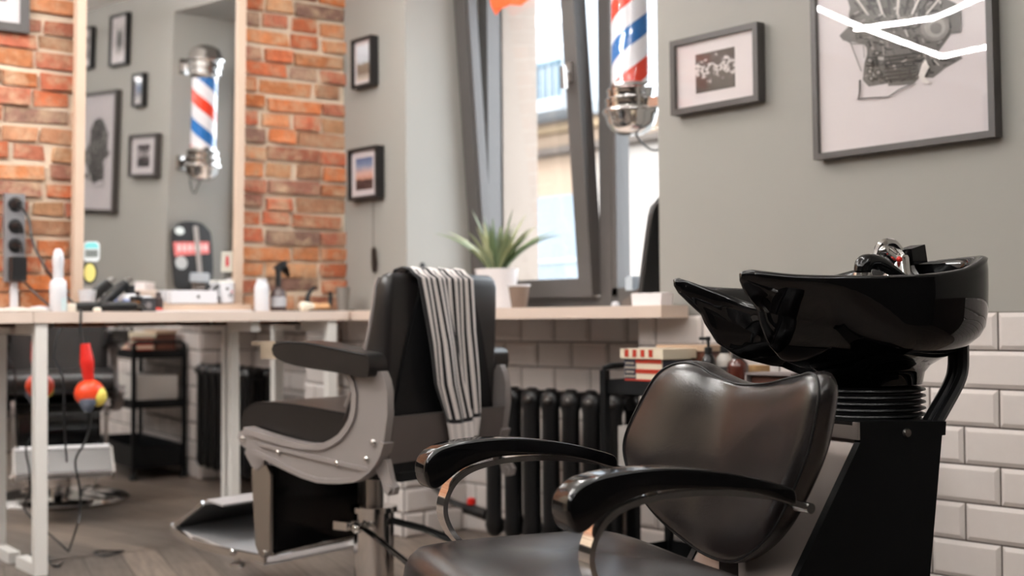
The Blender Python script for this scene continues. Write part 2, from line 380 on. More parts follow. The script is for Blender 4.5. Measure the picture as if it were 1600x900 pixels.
def brick_wall():
    Mw = Matrix.Translation(B0) @ Matrix.Rotation(BANG, 4, 'Z')     # local x along the wall, local -y into the room
    m = MB(); m.box((-5.9, .012, 0), (.1, .25, CEIL)); o = m.build('wall_left', mat('lime_mortar', (212, 194, 172), .95, 0, .18, 14, 1, 60), smooth=False)
    o.matrix_world = Mw; struct(o)
    m = MB(); z = .80; row = 0
    pal = [(204, 120, 74), (194, 106, 68), (186, 102, 72), (208, 132, 84), (180, 108, 82), (198, 146, 106), (176, 98, 72), (204, 118, 66), (166, 112, 92), (212, 140, 96), (190, 136, 102), (150, 112, 96)]
    while z < CEIL - .03:
        h = .054 + rnd.uniform(-.004, .003); x = .02 - rnd.uniform(0, .2)
        x = .0 + (.12 if row % 2 else 0)
        while x > -2.4:
            w = (.118 if rnd.random() < .55 else .238) + rnd.uniform(-.01, .012)
            x0, x1 = x - w, min(x, .0); x = x0 - rnd.uniform(.011, .026)
            if x1 - x0 < .03: continue
            d = -rnd.uniform(-.006, .010); dz = rnd.uniform(-.006, .006); c = rnd.choice(pal); q = rnd.uniform(.88, 1.1)
            fs = m.box((x0, d, z + dz), (x1, .03, z + dz + h), bev=.006, seg=2)
            for vv in {v for f in fs for v in f.verts}: vv.co += V((rnd.gauss(0, .0034), rnd.gauss(0, .0022), rnd.gauss(0, .0030)))
            m.col(fs, tuple(min(250, v * q * .9) for v in c))
        z += .0695; row += 1
    o = m.build('trim_7', mat_brick()); o.matrix_world = Mw; struct(o)

def window():
    w = thing('window_1', '', ''); del w['label']; del w['category']; struct(w)
    y0, y1 = .385, .455; sx0, sx1, zs, zt = .451, 1.86, .926, 2.42; mu0, mu1 = 1.19, 1.252
    m = MB()
    for a, b in (((sx0, y0, zs), (sx0 + .062, y1, zt)), ((sx1 - .062, y0, zs), (sx1, y1, zt)), ((sx0, y0, zt - .062), (sx1, y1, zt)), ((sx0, y0, zs), (sx1, y1, zs + .045)), ((mu0, y0 - .004, zs), (mu1, y1, zt))):
        m.box(a, b, bev=.004)
    m.build('window_frame', PVC, w, smooth=False)
    m = MB(); m.box((mu1, .415, zs + .03), (sx1 - .05, .421, zt - .05)); m.build('pane', GLASS, w, smooth=False)
    m = MB()
    for a, b in (((mu1, y0 - .002, zs + .04), (mu1 + .028, y1, zt - .05)), ((mu1, y0 - .002, zs + .045), (sx1 - .05, y1, zs + .075))): m.box(a, b, bev=.003)
    m.build('glazing_bead', PVC, w, smooth=False)
    # opened (tilted) sash, hinged along its bottom
    Mt = Matrix.Translation((0, .372, .972)) @ Matrix.Rotation(R(4.3), 4, 'X')
    a0, a1, h, st = .458, 1.186, 1.40, .072; m = MB()
    for a, b in (((a0, -.03, 0), (a0 + st, .035, h)), ((a1 - st, -.03, 0), (a1, .035, h)), ((a0 + st, -.03, 0), (a1 - st, .035, st)), ((a0 + st, -.03, h - st), (a1 - st, .035, h))): m.box(a, b, M=Mt, bev=.006)
    for a, b in (((a0 + st, -.02, st), (a0 + st + .012, .02, h - st)), ((a1 - st - .012, -.02, st), (a1 - st, .02, h - st))): m.box(a, b, M=Mt, bev=.002)
    s = m.build('window_sash', PVC, w, smooth=False)
    m = MB(); m.box((a0 + st - .01, -.003, st - .01), (a1 - st + .01, .003, h - st + .01), M=Mt); m.build('pane', GLASS, s, smooth=False)
    m = MB(); hx = a1 - st / 2
    m.box((hx - .014, -.042, .83), (hx + .014, -.03, .90), M=Mt, bev=.004); m.cyl(Mt @ V((hx, -.04, .865)), Mt @ V((hx, -.07, .865)), .009)
    m.box((hx - .011, -.082, .80), (hx + .011, -.066, .885), M=Mt, bev=.005); hd = m.build('window_handle', STEEL, s)

def street():
    # the house across the street, seen through the panes
    t = thing('town_house', 'pale plastered house across the street with a railed balcony and a garage door', 'building', (-7, 8, 0))
    L = lambda x, y: V((x + 7, y - 8, 0))
    def bx(nm, a, b, m_, **k):
        m = MB(); m.box((a[0] + 7, a[1] - 8, a[2]), (b[0] + 7, b[1] - 8, b[2]), **k); return m.build(nm, m_, t, smooth=False)
    bx('wall', (-13, 8, 0), (-1, 8.5, 9), mat('plaster_peach', (143, 122, 103), .9, 0, .04, 2))
    bx('upper_wall', (-13, 7.96, 3.36), (-1, 8.05, 9), mat('plaster_white', (147, 150, 153), .9, 0, .02, 2))
    bx('balcony_slab', (-9.5, 7.3, 3.36), (-6.55, 8, 3.50), mat('plaster_white', (147, 150, 153), .9))
    m = MB()
    for i in range(24): m.box((-9.4 + 7 + i * .12, -.68, 3.5), (-9.4 + 7 + i * .12 + .05, -.65, 3.93))
    m.box((-9.45 + 7, -.70, 3.9), (-6.58 + 7, -.63, 3.95)); m.build('railing', mat('railing_blue', (65, 86, 96), .5), t, smooth=False)
    bx('ledge', (-13, 7.75, 2.92), (-1, 8, 3.0), mat('stone_brown', (79, 69, 61), .8))
    bx('cornice', (-13, 7.85, 3.2), (-1, 8, 3.28), mat('stone_tan', (130, 109, 83), .8))
    g = bx('garage_door', (-8.4, 7.95, .0), (-6.72, 8.02, 2.42), mat('garage_blue', (106, 116, 124), .5))
    bx('door_rail', (-8.4, 7.92, 1.58), (-6.72, 7.96, 1.62), mat('plaster_white', (147, 150, 153), .9))
    bx('pale_render', (-6.6, 7.94, 0), (-1, 8.02, 2.9), mat('plaster_pinkish', (151, 142, 134), .9))
    for x in (-8.1, -7.35): bx('window_pane', (x, 7.93, 4.6), (x + .5, 7.97, 4.75), mat('pale_glass', (246, 250, 252), .2))
    m = MB(); m.box((-14, .55, -.3), (8, 9, -.25)); o = m.build('pavement', mat('street_asphalt', (106, 105, 103), .9, 0, .1, 5)); struct(o); o.name = 'trim_8'
    # our own house's outer reveal beyond the frame
    m = MB(); m.box((-1.2, .5, -.3), (WS0, .72, 4)); m.box((WS1 + .04, .5, -.3), (6.4, .72, 4)); m.box((WS0, .5, 2.42), (WS1 + .04, .72, 4)); m.box((WS0, .46, -.3), (WS1 + .04, .72, .925))
    struct(m.build('wall_outer', mat('plaster_outer', (150, 137, 126), .9, 0, .04, 4), smooth=False))

room(); brick_wall(); window(); street()

# ================================================================== WORKTOPS AND MIRRORS
ZT = .926; TOPZ0 = .887
def worktops():
    # bench along the brick wall (two boards) and window counter
    ends = [(-3.4, -1.437), (-1.434, -.165)]
    labs = ['pale laminate bench top at the far left, left of the board joint', 'long pale laminate bench top under the framed mirror on the brick wall']
    for (t0, t1), lab in zip(ends, labs):
        m = MB(); m.box((t0, -.30, 0), (t1, .008, ZT - TOPZ0), bev=.003); o = m.build('worktop', TOPW, None, B0 + V((0, 0, TOPZ0)), BANG, smooth=False)
        tag(o, lab, 'worktop', 'worktops')
    m = MB(); m.prism([(.02, -.16), (2.014, -.16), (2.014, -.035), (1.85, -.03), (1.85, .38), (.46, .38), (.46, -.03), (.02, -.03)], TOPZ0, ZT, XY, m=None)
    tag(m.build('worktop', TOPW, smooth=False), 'pale window counter carrying the potted plant, over the black radiator', 'worktop', 'worktops')
    # white steel leg frames
    def frame(t, lab, w=.040):
        r = thing('leg_frame', lab, 'table leg', B(t, .27), BANG, 'white steel leg frames under the bench')
        m = MB(); m.box((-w / 2, -w / 2, 0), (w / 2, w / 2, TOPZ0 - .002), bev=.004); m.build('leg', WHITEP, r, smooth=False)
        m = MB(); m.box((-w / 2, w / 2 + .001, 0), (w / 2, .205, .04), bev=.004); m.build('foot_bar', WHITEP, r, smooth=False)
        m = MB(); m.box((-w / 2, w / 2 + .001, TOPZ0 - .042), (w / 2, .205, TOPZ0 - .002), bev=.004); m.build('top_bar', WHITEP, r, smooth=False)
    frame((hB(62, 700, .27) - B0).dot(BT), 'white steel leg frame at the far left, reaching the bottom of the picture', .042)
    tw = (hB(364, 700, .055) - B0).dot(BT); r = thing('bench_leg', 'single white bench leg against the mirror panel, behind the chrome footrest', 'table leg', B(tw, .06), BANG)
    m = MB(); m.box((-.018, -.018, 0), (.018, .018, TOPZ0 - .042), bev=.003); m.build('leg', WHITEP, r, smooth=False)
    m = MB(); m.box((-.018, -.20, TOPZ0 - .0415), (.018, .018, TOPZ0 - .002), bev=.003); m.build('top_bar', WHITEP, r, smooth=False)
    frame((hB(516, 600, .27) - B0).dot(BT), 'white steel leg frame seen behind the barber chair armrest')

def mirrors():
    ph, al = R(40.14), R(2.05)
    n = r0 * math.sin(ph) - f0 * math.cos(ph); n = n * math.cos(al) - u0 * math.sin(al); P0 = hB(378, 470, .055)
    q = [hit(x, y, P0, n) for x, y in ((113, 469), (377, 469))]
    x = (q[1] - q[0]); x.z = 0; W = x.length; x.normalize(); z = n.cross(-x).normalized() * -1
    if z.z < 0: z = -z
    z = x.cross(-n) * -1 if x.cross(-n).z < 0 else x.cross(-n)
    q0 = V((q[0].x, q[0].y, ZT + .001)); q0 = q0 + n * ((P0 - q0).dot(n))
    r = thing('wall_mirror', 'tall wall mirror in a pale wood frame leaning over the bench on the brick wall', 'mirror')
    r.matrix_world = Matrix(((x.x, -n.x, z.x, q0.x), (x.y, -n.y, z.y, q0.y), (x.z, -n.z, z.z, q0.z), (0, 0, 0, 1)))
    H, fwid = 1.52, .036; m = MB()
    m.box((0, -.012, 0), (fwid, .022, H), bev=.003); m.box((W - fwid, -.012, 0), (W, .022, H), bev=.003); m.box((fwid, -.012, 0), (W - fwid, .022, fwid), bev=.003); m.box((fwid, -.012, H - fwid), (W - fwid, .022, H), bev=.003)
    m.build('mirror_frame', MIRW, r, smooth=False)
    m = MB(); m.box((0, -.085, 0), (W, -.0125, .030), bev=.003); m.build('mirror_ledge', MIRW, r, smooth=False)
    m = MB(); m.box((fwid - .004, 0, fwid - .004), (W - fwid + .004, .006, H - fwid + .004)); m.build('mirror_glass', MIRROR, r, smooth=False)
    global MIR; MIR = (r.matrix_world.copy(), W, n, P0)
    # mirror panel under the bench
    ph2, al2 = R(37.2), R(.5); n2 = r0 * math.sin(ph2) - f0 * math.cos(ph2); n2 = n2 * math.cos(al2) - u0 * math.sin(al2)
    x2 = (r0 * math.cos(ph2) + f0 * math.sin(ph2)); z2 = x2.cross(-n2); z2 = z2 if z2.z > 0 else -z2; o2 = B(-.06, .03, .003)
    r = thing('mirror_panel', 'frameless mirror panel covering the wall below the bench', 'mirror')
    r.matrix_world = Matrix(((x2.x, -n2.x, z2.x, o2.x), (x2.y, -n2.y, z2.y, o2.y), (x2.z, -n2.z, z2.z, o2.z), (0, 0, 0, 1)))
    m = MB(); m.box((-2.9, 0, 0), (0, .005, .868)); m.build('mirror_glass', MIRROR, r, smooth=False)
    m = MB(); m.box((-2.9, .0055, 0), (0, .02, .868)); m.build('backing_board', MATTE, r, smooth=False)
worktops(); mirrors()

# ================================================================== BACKWASH UNIT (shampoo chair with basin)
def backwash():
    PS = R(25); ua = r0 * math.cos(PS) + f0 * math.sin(PS)
    o = CAM + r0 * -.0205 + f0 * 2.1465; o.z = 0
    t = thing('backwash_unit', 'black shampoo chair with curved armrests and a glossy black wash basin behind its backrest', 'shampoo chair', o, math.atan2(ua.y, ua.x))
    # ---- seat
    m = MB(); rings = []
    ol = [(-.10, -.19), (-.06, -.25), (.02, -.27), (.2, -.265), (.31, -.25), (.335, -.2), (.338, 0), (.335, .2), (.31, .25), (.2, .265), (.02, .27), (-.06, .25), (-.10, .19), (-.115, 0)]
    ol = spl2(ol, 5, True); cx, cy = .12, 0
    for s, z in ((.80, .36), (.95, .362), (.99, .375), (1.0, .40), (1.0, .435), (.985, .46), (.955, .476), (.90, .486), (.78, .494), (.55, .50), (.25, .503), (.02, .504)):
        rings.append([V((cx + (a - cx) * s, cy + (b - cy) * s, z + .006 * math.sin(b * 9) * (s < .95) * s)) for a, b in ol])
    m.loft(rings); m.build('seat', LEATHER, t, ang=60)
    m = MB(); m.box((-.02, -.2, .33), (.3, .2, .36), bev=.006); m.build('seat_plate', MATTE, t)
    m = MB(); m.box((.0, -.16, .02), (.2, -.10, .33), bev=.01); m.box((.0, .10, .02), (.2, .16, .33), bev=.01); m.box((-.08, -.2, 0), (.30, .2, .03), bev=.01); m.build('pedestal', MATTE, t)
    # ---- backrest (concave shell, two raised shoulders)
    ol = [(.0, .772), (.075, .787), (.118, .802), (.162, .807), (.205, .797), (.238, .772), (.275, .709), (.297, .65), (.287, .603), (.252, .553), (.18, .502), (.071, .462),
          (-.026, .458), (-.10, .49), (-.165, .538), (-.225, .606), (-.275, .675), (-.296, .735), (-.300, .772), (-.284, .795), (-.255, .801), (-.215, .795), (-.166, .788), (-.09, .776)]
    ol = spl2(ol, 5, True); cx, cz = 0, .64; m = MB(); rings = []
    for s, d in ((.02, .036), (.5, .036), (.85, .035), (.95, .031), (.985, .023), (1.0, .012), (1.0, .004), (.992, -.006), (.972, -.013), (.93, -.018), (.86, -.022), (.72, -.027), (.5, -.031), (.3, -.033), (.12, -.034), (.01, -.034)):
        ring = []
        for b, z in ol:
            bb, zz = cx + (b - cx) * s, cz + (z - cz) * s
            puff = (.007 * math.cos(bb * 16) * math.sin((zz - .45) * 9) + .0032 * math.sin(bb * 31 + zz * 9)) * (1 if d < -.015 else 0) + (-.006 * math.exp(-((abs(bb) - .17) ** 2 / .004 + (zz - .76) ** 2 / .002)) if d < -.015 else 0)
            ring.append(V((.455 + .12 * (zz - .6) - .6 * bb * bb + d + puff, bb, zz)))
        rings.append(ring)
    m.loft(rings); bk = m.build('backrest', LEATHER, t, ang=60)
    m = MB(); sm = [(cx + (b - cx) * .982, cz + (z - cz) * .982) for b, z in ol]
    pts = [V((.455 + .12 * (z - .6) - .6 * b * b - .012, b, z)) for b, z in sm]; m.tube(pts + pts[:1], .0022, 5); m.build('piping', LEATHER_K, bk)
    m = MB(); m.box((.44, -.03, .34), (.456, .03, .56), bev=.004); m.box((.26, -.03, .335), (.456, .03, .35), bev=.004); m.build('back_bracket', CHROME, t)
    # ---- arms
    pad = [(-.036, .616), (-.031, .638), (-.010, .656), (.027, .6655), (.085, .6695), (.15, .668), (.229, .658), (.298, .643), (.348, .628), (.358, .618), (.359, .604), (.352, .602), (.286, .6215), (.217, .633), (.15, .636), (.095, .633), (.042, .618), (.010, .598), (-.004, .588), (-.018, .584), (-.030, .593)]
    pad = spl2(pad, 3, True)
    bar = spl2([(.394, .591), (.36, .602), (.325, .613), (.232, .6255), (.141, .627), (.076, .618), (.038, .601), (.017, .577), (.008, .548), (.013, .52), (.032, .49), (.075, .45), (.13, .40), (.17, .36), (.20, .345)], 5)
    for sgn in (-1, 1):
        m = MB(); c = sgn * .2775; w = .029
        cx_ = [(.17, .632)]
        prof = [(-1, .74), (-.985, .84), (-.93, .93), (-.82, .98), (-.65, 1.0), (.65, 1.0), (.82, .98), (.93, .93), (.985, .84), (1, .74)]
        mid = spl2([(-.010, .612), (.02, .636), (.09, .6525), (.15, .653), (.22, .646), (.29, .632), (.345, .615)], 20)
        def nearest(u, v): return min(mid, key=lambda q: (q[0] - u) ** 2 + (q[1] - v) ** 2)
        m.loft([[V((nearest(u, v)[0] + (u - nearest(u, v)[0]) * k, c + w * q, nearest(u, v)[1] + (v - nearest(u, v)[1]) * k)) for u, v in pad] for q, k in prof]); a = m.build('armrest', ARM, t, ang=60)
        m = MB(); m.strip(bar, .009, c - .017, c + .017, AZ)
        m.cyl((.393, c - .018, .591), (.393, c + .018, .591), .0085); m.build('arm_frame', CHROME, t, ang=50)
        for u, v in ((.118, .630), (.300, .621)): m = MB(); m.cyl((u, c, v - .006), (u, c, v + .012), .008, seg=10); m.build('spacer', STEEL, a)
    # ---- basin
    half = [(1.046, 0, .994), (1.042, .06, .994), (1.024, .125, .993), (.985, .178, .990), (.93, .214, .979), (.86, .235, .964), (.78, .242, .955), (.70, .238, .951), (.62, .224, .950)]
    half = [(.62 + (a - .62) * .75, b * .93, z) for a, b, z in half] + [(.54, .188, .951), (.475, .158, .954), (.43, .134, .960), (.406, .116, .964), (.401, .100, .961), (.420, .088, .953), (.448, .072, .940), (.476, .055, .929), (.502, .030, .914), (.515, 0, .906)]
    P = spline([V(p) for p in half], 4)
    rim = P + [V((p.x, -p.y, p.z)) for p in P[-2:0:-1]]
    rim = [V((p.x, p.y, p.z - .03 * p.y)) for p in rim]
    C = V((.69, 0, 0)); n = len(rim)
    def front(p):   # 0 at the round back, 1 at the neck opening
        return max(0, min(1, (.66 - p.x) / .14))
    profB = [(1, 0), (1.012, .06), (1.012, .2), (1.0, .40), (.965, .52), (.88, .60), (.72, .67), (.51, .735), (.30, .79), (.14, .84), (.04, .90), (0, 1)]
    profF = [(1, 0), (1.0, .03), (.97, .10), (.90, .20), (.80, .33), (.69, .46), (.58, .57), (.46, .68), (.33, .78), (.20, .86), (.08, .93), (0, 1)]
    def ped(p):
        d = V((p.x - .757, p.y, 0)); d.normalize(); return V((.757 + .098 * d.x, .098 * d.y, .762))
    m = MB(); rings = []
    for (rb, hb), (rf, hf) in reversed(list(zip(profB, profF))):
        ring = []
        for p in rim:
            w = front(p); r_, h_ = rb * (1 - w) + rf * w, hb * (1 - w) + hf * w; e = ped(p)
            ring.append(V((e.x + (p.x - e.x) * r_, e.y + (p.y - e.y) * r_, p.z - .008 - (p.z - .008 - e.z) * h_)))
        rings.append(ring)
    def inset(p, d, dz, rel=None):
        v = C - V((p.x, p.y, 0)); v.z = 0; l = v.length; v.normalize()
        return V((p.x + v.x * d, p.y + v.y * d, p.z + dz))
    for d, dz in ((-.001, -.003), (.004, .0), (.010, .001), (.017, -.003), (.022, -.012)): rings.append([inset(p, d, dz) for p in rim])
    for k, (r_, h_) in enumerate(((.93, .22), (.88, .45), (.80, .68), (.66, .85), (.45, .95), (.22, 1), (.05, 1))):
        ring = []
        for p in rim:
            q = inset(p, .022, -.012); zb = .79
            ring.append(V((C.x + (q.x - C.x) * r_, q.y * r_, q.z + (min(zb, q.z - .012) - q.z) * h_)))
        rings.append(ring)
    # pedestal ring below
    r0_ = [V((.757 + .098 * math.cos(2 * math.pi * k / n), .098 * math.sin(2 * math.pi * k / n), .70)) for k in range(n)]
    m.loft(rings); m.build('basin', GLOSS, t, ang=70)
    m = MB(); pr = [(.06, .765)]
    for k in range(5):
        z = .757 - k * .0115; pr += [(.094, z), (.103, z - .003), (.104, z - .006), (.094, z - .0095)]
    pr += [(.098, .697)]; m.lathe(pr, 40, Matrix.Translation((.757, 0, 0))); m.build('bellows', RUB, t)
    # ---- mixer tap and hand shower
    m = MB(); T = Matrix.Translation((.865, .035, .955)); m.lathe([(.03, 0), (.03, .012), (.024, .02), (.022, .045), (.02, .05)], 20, T)
    m.cyl((.865, .035, .985), (.825, .035, 1.012), .016, .013); m.sph((.825, .035, 1.012), .015); mx = m.build('mixer_tap', CHROME, t)
    m = MB(); m.prism([(.885, .985), (.92, .992), (.914, 1.026), (.88, 1.017)], .015, .055, AZ, bev=.004); m.build('tap_lever', ARM, mx)
    m = MB(); m.tube([(.875, .035, 1.008), (.85, .035, 1.028), (.822, .035, 1.022), (.81, .035, 1.002)], [.008, .01, .01, .006], 8, sm=4); m.build('spout', CHROME, mx)
    m = MB(); m.sph((.845, .010, .996), .006); m.build('hot_mark', RED, mx)
    m = MB(); m.tube([(.722, -.03, .968), (.728, -.03, .985), (.755, -.03, .988), (.79, -.03, .974), (.83, -.03, .95)], [.016, .017, .014, .011, .009], 12, sm=5); sh = m.build('hand_shower', ARM, t)
    m = MB(); m.cyl((.722, -.03, .952), (.722, -.03, .968), .019, .017); m.build('shower_head', CHROME, sh)
    # ---- cabinet under the basin: leaning sides, bright sloping front
    b0, b1 = -.16, .16
    side = [(.604, .672), (.604, .708), (.796, .700), (.794, .676), (.786, .676), (.70, .03), (.20, .03)]
    m = MB()
    for q0, q1 in ((b0, b0 + .016), (b1 - .016, b1)): m.prism(side, q0, q1, AZ, bev=.002, seg=1)
    m.prism([(.786, .676), (.774, .676), (.688, .03), (.70, .03)], b0 + .016, b1 - .016, AZ); m.prism([(.6, .700), (.6, .708), (.79, .700), (.79, .692)], b0 + .016, b1 - .016, AZ)
    m.build('cabinet', CAB, t, ang=30)
    m = MB(); m.prism([(.204, .03), (.612, .678), (.622, .676), (.214, .03)], b0 + .016, b1 - .016, AZ); m.prism([(.600, .676), (.600, .706), (.612, .706), (.612, .676)], b0 + .001, b1 - .001, AZ, bev=.002, seg=1); m.build('front_panel', CABF, t, smooth=False)
    m = MB(); m.cyl((.705, b0, .684), (.705, b0 - .005, .684), .0085, .007, 12); m.build('screw', STEEL, t)
    m = MB()
    for q in (-.012, .012): m.tube([(.875, -.11 + q, .84), (.873, -.11 + q, .79), (.855, -.115 + q, .76), (.82, -.12 + q, .72), (.80, -.12 + q, .695), (.77, -.12 + q, .66)], .0105, 8, sm=5)
    m.build('hose', RUB, t)
backwash()

# ================================================================== BARBER CHAIR
def barber_chair():
    c = V((-.8, .6)); ca = -(r0 * c.x + f0 * c.y)
    o = CAM + r0 * -.43 + f0 * 4.05; o.z = 0; rz = math.atan2(ca.y, ca.x)
    t = thing('barber_chair', 'vintage grey and black barber chair with a chrome footrest, striped towel over its back', 'barber chair', o, rz)
    # side plates
    ol = [(-.263, .559), (-.19, .545), (-.13, .535), (-.067, .527), (-.01, .523), (.039, .523), (.075, .528), (.106, .539), (.14, .557), (.166, .582), (.184, .607), (.193, .635), (.197, .681), (.187, .715), (.160, .744), (.295, .745), (.308, .722), (.316, .691), (.317, .627), (.303, .549), (.290, .517), (.271, .490), (.248, .468), (.218, .450), (.185, .438), (.14, .432), (.09, .429), (.048, .429), (-.01, .438), (-.067, .452), (-.12, .467), (-.165, .481), (-.227, .498), (-.262, .504), (-.284, .515), (-.296, .535), (-.288, .553)]
    inner = ol[:15]
    for sg in (-1, 1):
        m = MB(); y = sg * .27
        m.prism(ol, y - .014, y + .014, AZ, bev=.006, seg=2, ang=.8)
        for path, th in ((inner, .018), ([(-.20, .520), (.25, .470)], .012), (ol[19:33], .014)):
            m.strip(path, th, y - .022, y + .022, AZ)
        sp = m.build('side_panel', GREYM, t, ang=35)
        for u, v in ((-.267, .533), (-.113, .500), (.128, .482), (.24, .5), (.267, .548)): m = MB(); m.sph((u, y + sg * .016, v), .010, 10); m.build('bolt', CHROME, sp)
        # arm pad + end cap
        m = MB(); pp = [(-.10, .788), (-.098, .820), (-.04, .828), (.05, .825), (.15, .811), (.23, .800), (.27, .794), (.282, .775), (.278, .735), (.25, .729), (.17, .740), (.06, .750), (-.05, .766)]
        m.prism(spl2(pp, 2, True), y - .05, y + .05, AZ, bev=.012, seg=3, ang=.9); ap = m.build('armrest', LEATHER_B, t, ang=50)
        for s_ in (-1, 1): m = MB(); m.tube([(u, y + s_ * .049, v) for u, v in ((-.095, .816), (-.04, .825), (.05, .821), (.15, .807), (.23, .796), (.27, .790))], .0035, 6, sm=3); m.build('piping', LEATHER_K, ap)
        m = MB(); m.box((-.205, y - .04, .815), (-.100, y + .04, .828), bev=.003); m.box((-.175, y - .03, .775), (-.105, y + .03, .815), bev=.006); m.build('ashtray', CHROME, t)
        # hanging lug at the rear
        m = MB(); m.prism([(.23, .50), (.30, .50), (.315, .445), (.33, .425), (.325, .405), (.305, .40), (.29, .41), (.28, .44)], y + .0, y + .02, AZ, bev=.003); m.cyl((.31, y - .012, .42), (.31, y + .03, .42), .012); m.build('rear_lug', GREYM, t)
    # seat cushion
    m = MB(); olp = [(-.335, .565), (-.33, .60), (-.30, .628), (-.24, .642), (-.1, .640), (.1, .622), (.22, .61), (.22, .52), (-.25, .535), (-.31, .545)]
    m.prism(spl2(olp, 2, True), -.235, .235, AZ, bev=.014, seg=3, ang=.9); st = m.build('seat', LEATHER_B, t, ang=50)
    for s_ in (-1, 1): m = MB(); m.tube([(u, s_ * .232, v) for u, v in ((-.325, .607), (-.295, .626), (-.24, .638), (-.1, .636), (.1, .618), (.2, .608))], .004, 6, sm=3); m.build('piping', LEATHER_K, st)
    # backrest: a padded block with a lighter rim, black rear panel
    def rear(z): return .285 + (z - .709) * .05
    pr = []
    m = MB(); secs = []
    for z, w, a0, r_ in ((.60, .248, .10, 0), (.64, .250, .12, 0), (.80, .252, .197, 0), (.93, .252, .230, 0), (.985, .250, .238, .0), (1.005, .246, .244, .004), (1.016, .238, .252, .010), (1.022, .222, .266, .018)):
        a1 = rear(z) - r_; rr = min(.02, (a1 - a0) * .48)
        ring = rrect(a1 - a0, 2 * w, rr, 5); secs.append([V(((a0 + a1) / 2 + x, y, z)) for x, y in ring])
    m.loft(secs); bk = m.build('backrest', LEATHER_B, t, ang=50)
    # rear upholstered wings and central black panel
    m = MB(); pts = [(-.122, 1.006), (-.137, .942), (-.162, .869), (-.197, .743), (-.23, .61), (.23, .61), (.195, .743), (.155, .869), (.125, .942), (.11, 1.006)]
    m.prism(spl2(pts[:5], 3) + spl2(pts[5:], 3), 0, .010, lambda b, z, w: V((rear(z) - .002 + w, b, z)), bev=.003, seg=1, ang=.9); m.build('rear_panel', LEATHER_K, bk, ang=40)
    for s_ in (-1, 1): m = MB(); m.tube([(a0 + .004, s_ * w, z) for z, w, a0 in ((.64, .246, .12), (.80, .248, .197), (.93, .248, .230), (.985, .246, .238), (1.008, .24, .246))], .0065, 6, sm=3); m.build('piping', GREYM, bk)
    m = MB(); m.prism([(.20, .618), (.315, .618), (.292, .485), (.20, .485)], -.254, .254, AZ, bev=.006, seg=2); m.build('rear_skirt', mat('barber_skirt', (92, 84, 81), .42, 0, .08, 20), t, ang=40)
    m = MB(); m.box((-.2, -.24, .455), (.28, .24, .488), bev=.006); m.box((.15, -.2, .43), (.29, -.11, .456), bev=.008); m.box((.15, .03, .43), (.29, .12, .456), bev=.008); m.build('under_frame', MATTE, t)
    # leg rest box, struts, footrest
    m = MB(); m.prism([(-.236, .445), (-.232, .19), (-.238, .18), (-.262, .18), (-.285, .22), (-.292, .30), (-.282, .40), (-.262, .445)], -.185, .178, AZ, bev=.005, seg=2); lr = m.build('leg_rest', mat('black_vinyl', (9, 10, 11), .14, spec=.3), t, ang=40)
    m = MB(); m.cyl((-.238, -.20, .176), (-.238, .195, .176), .008); m.build('edge_rod', CHROME, lr)
    m = MB(); m.box((-.245, -.19, .445), (-.21, .19, .462), bev=.003); m.build('hinge_bar', MATTE, lr)
    for s_ in (-1, 1):
        y = s_ * .205; m = MB(); m.prism([(-.315, .430), (-.30, .446), (-.25, .446), (-.232, .42), (-.235, .19), (-.262, .160), (-.28, .165), (-.30, .20)], y - .006, y + .006, AZ, bev=.002, seg=1); m.cyl((-.262, y - .012, .175), (-.262, y + .012, .175), .012); m.build('strut', STEEL, t, ang=35)
        m = MB(); m.prism([(-.325, .51), (-.25, .50), (-.255, .45), (-.285, .43), (-.31, .44), (-.34, .48)], y - .012, y + .012, AZ, bev=.004); m.build('hinge_plate', GREYM, t, ang=35)
    BRIGHT = mat('footplate_lit', (222, 222, 224), .42, .7)  # pale colour carries the bright window reflection of the footrest plates
    m = MB(); m.strip([(-.27, .140), (-.58, .196), (-.60, .196), (-.70, .214)], .006, -.20, .20, AZ); ft = m.build('footrest', BRIGHT, t, ang=25)
    m = MB(); m.strip([(-.545, .308), (-.535, .317), (-.46, .305)], .006, -.20, .20, AZ); m.build('top_flange', BRIGHT, ft, ang=25)
    m = MB(); m.strip([(-.70, .218), (-.67, .235), (-.55, .303)], .006, -.20, .20, AZ); m.build('tread_plate', mat('footplate_shaded', (118, 116, 115), .32, .9), ft, ang=25)  # darker copy of the footrest metal, with its shade put into the colour
    for s_ in (-1, 1):
        m = MB(); y = s_ * .206; m.strip([(-.26, .158), (-.45, .165), (-.60, .178), (-.70, .212), (-.71, .222)], .022, y - .006, y + .006, AZ); m.strip([(-.70, .215), (-.55, .308)], .014, y - .005, y + .005, AZ)
        m.sph((-.40, y + s_ * .008, .168), .012, 10); m.cyl((-.45, s_ * .15, .165), (-.45, s_ * .15, .125), .010); m.lathe([(.024, .108), (.026, .118), (.010, .128)], 14, Matrix.Translation((-.45, s_ * .15, 0)))
        m.build('side_rail', CHROME, ft, ang=35)
    # hydraulic column, base, levers
    m = MB(); m.lathe([(.030, .30), (.030, .46)], 24); m.build('piston', STEEL, t)
    m = MB(); m.lathe([(.062, .03), (.062, .30), (.072, .302), (.072, .318), (.03, .322)], 32); m.build('column', CHROME, t, ang=30)
    m = MB(); m.lathe([(.33, 0), (.335, .012), (.31, .028), (.22, .044), (.12, .056), (.07, .062)], 48); m.build('base', CHROME, t)
    m = MB(); m.tube([(-.02, -.075, .262), (.06, -.10, .262), (.20, -.16, .235), (.36, -.225, .20)], .0085, 8, sm=3); m.box((-.085, -.09, .25), (-.03, -.05, .275), bev=.004); m.sph((.01, -.085, .262), .018, 10); m.build('lever', CHROME, t)
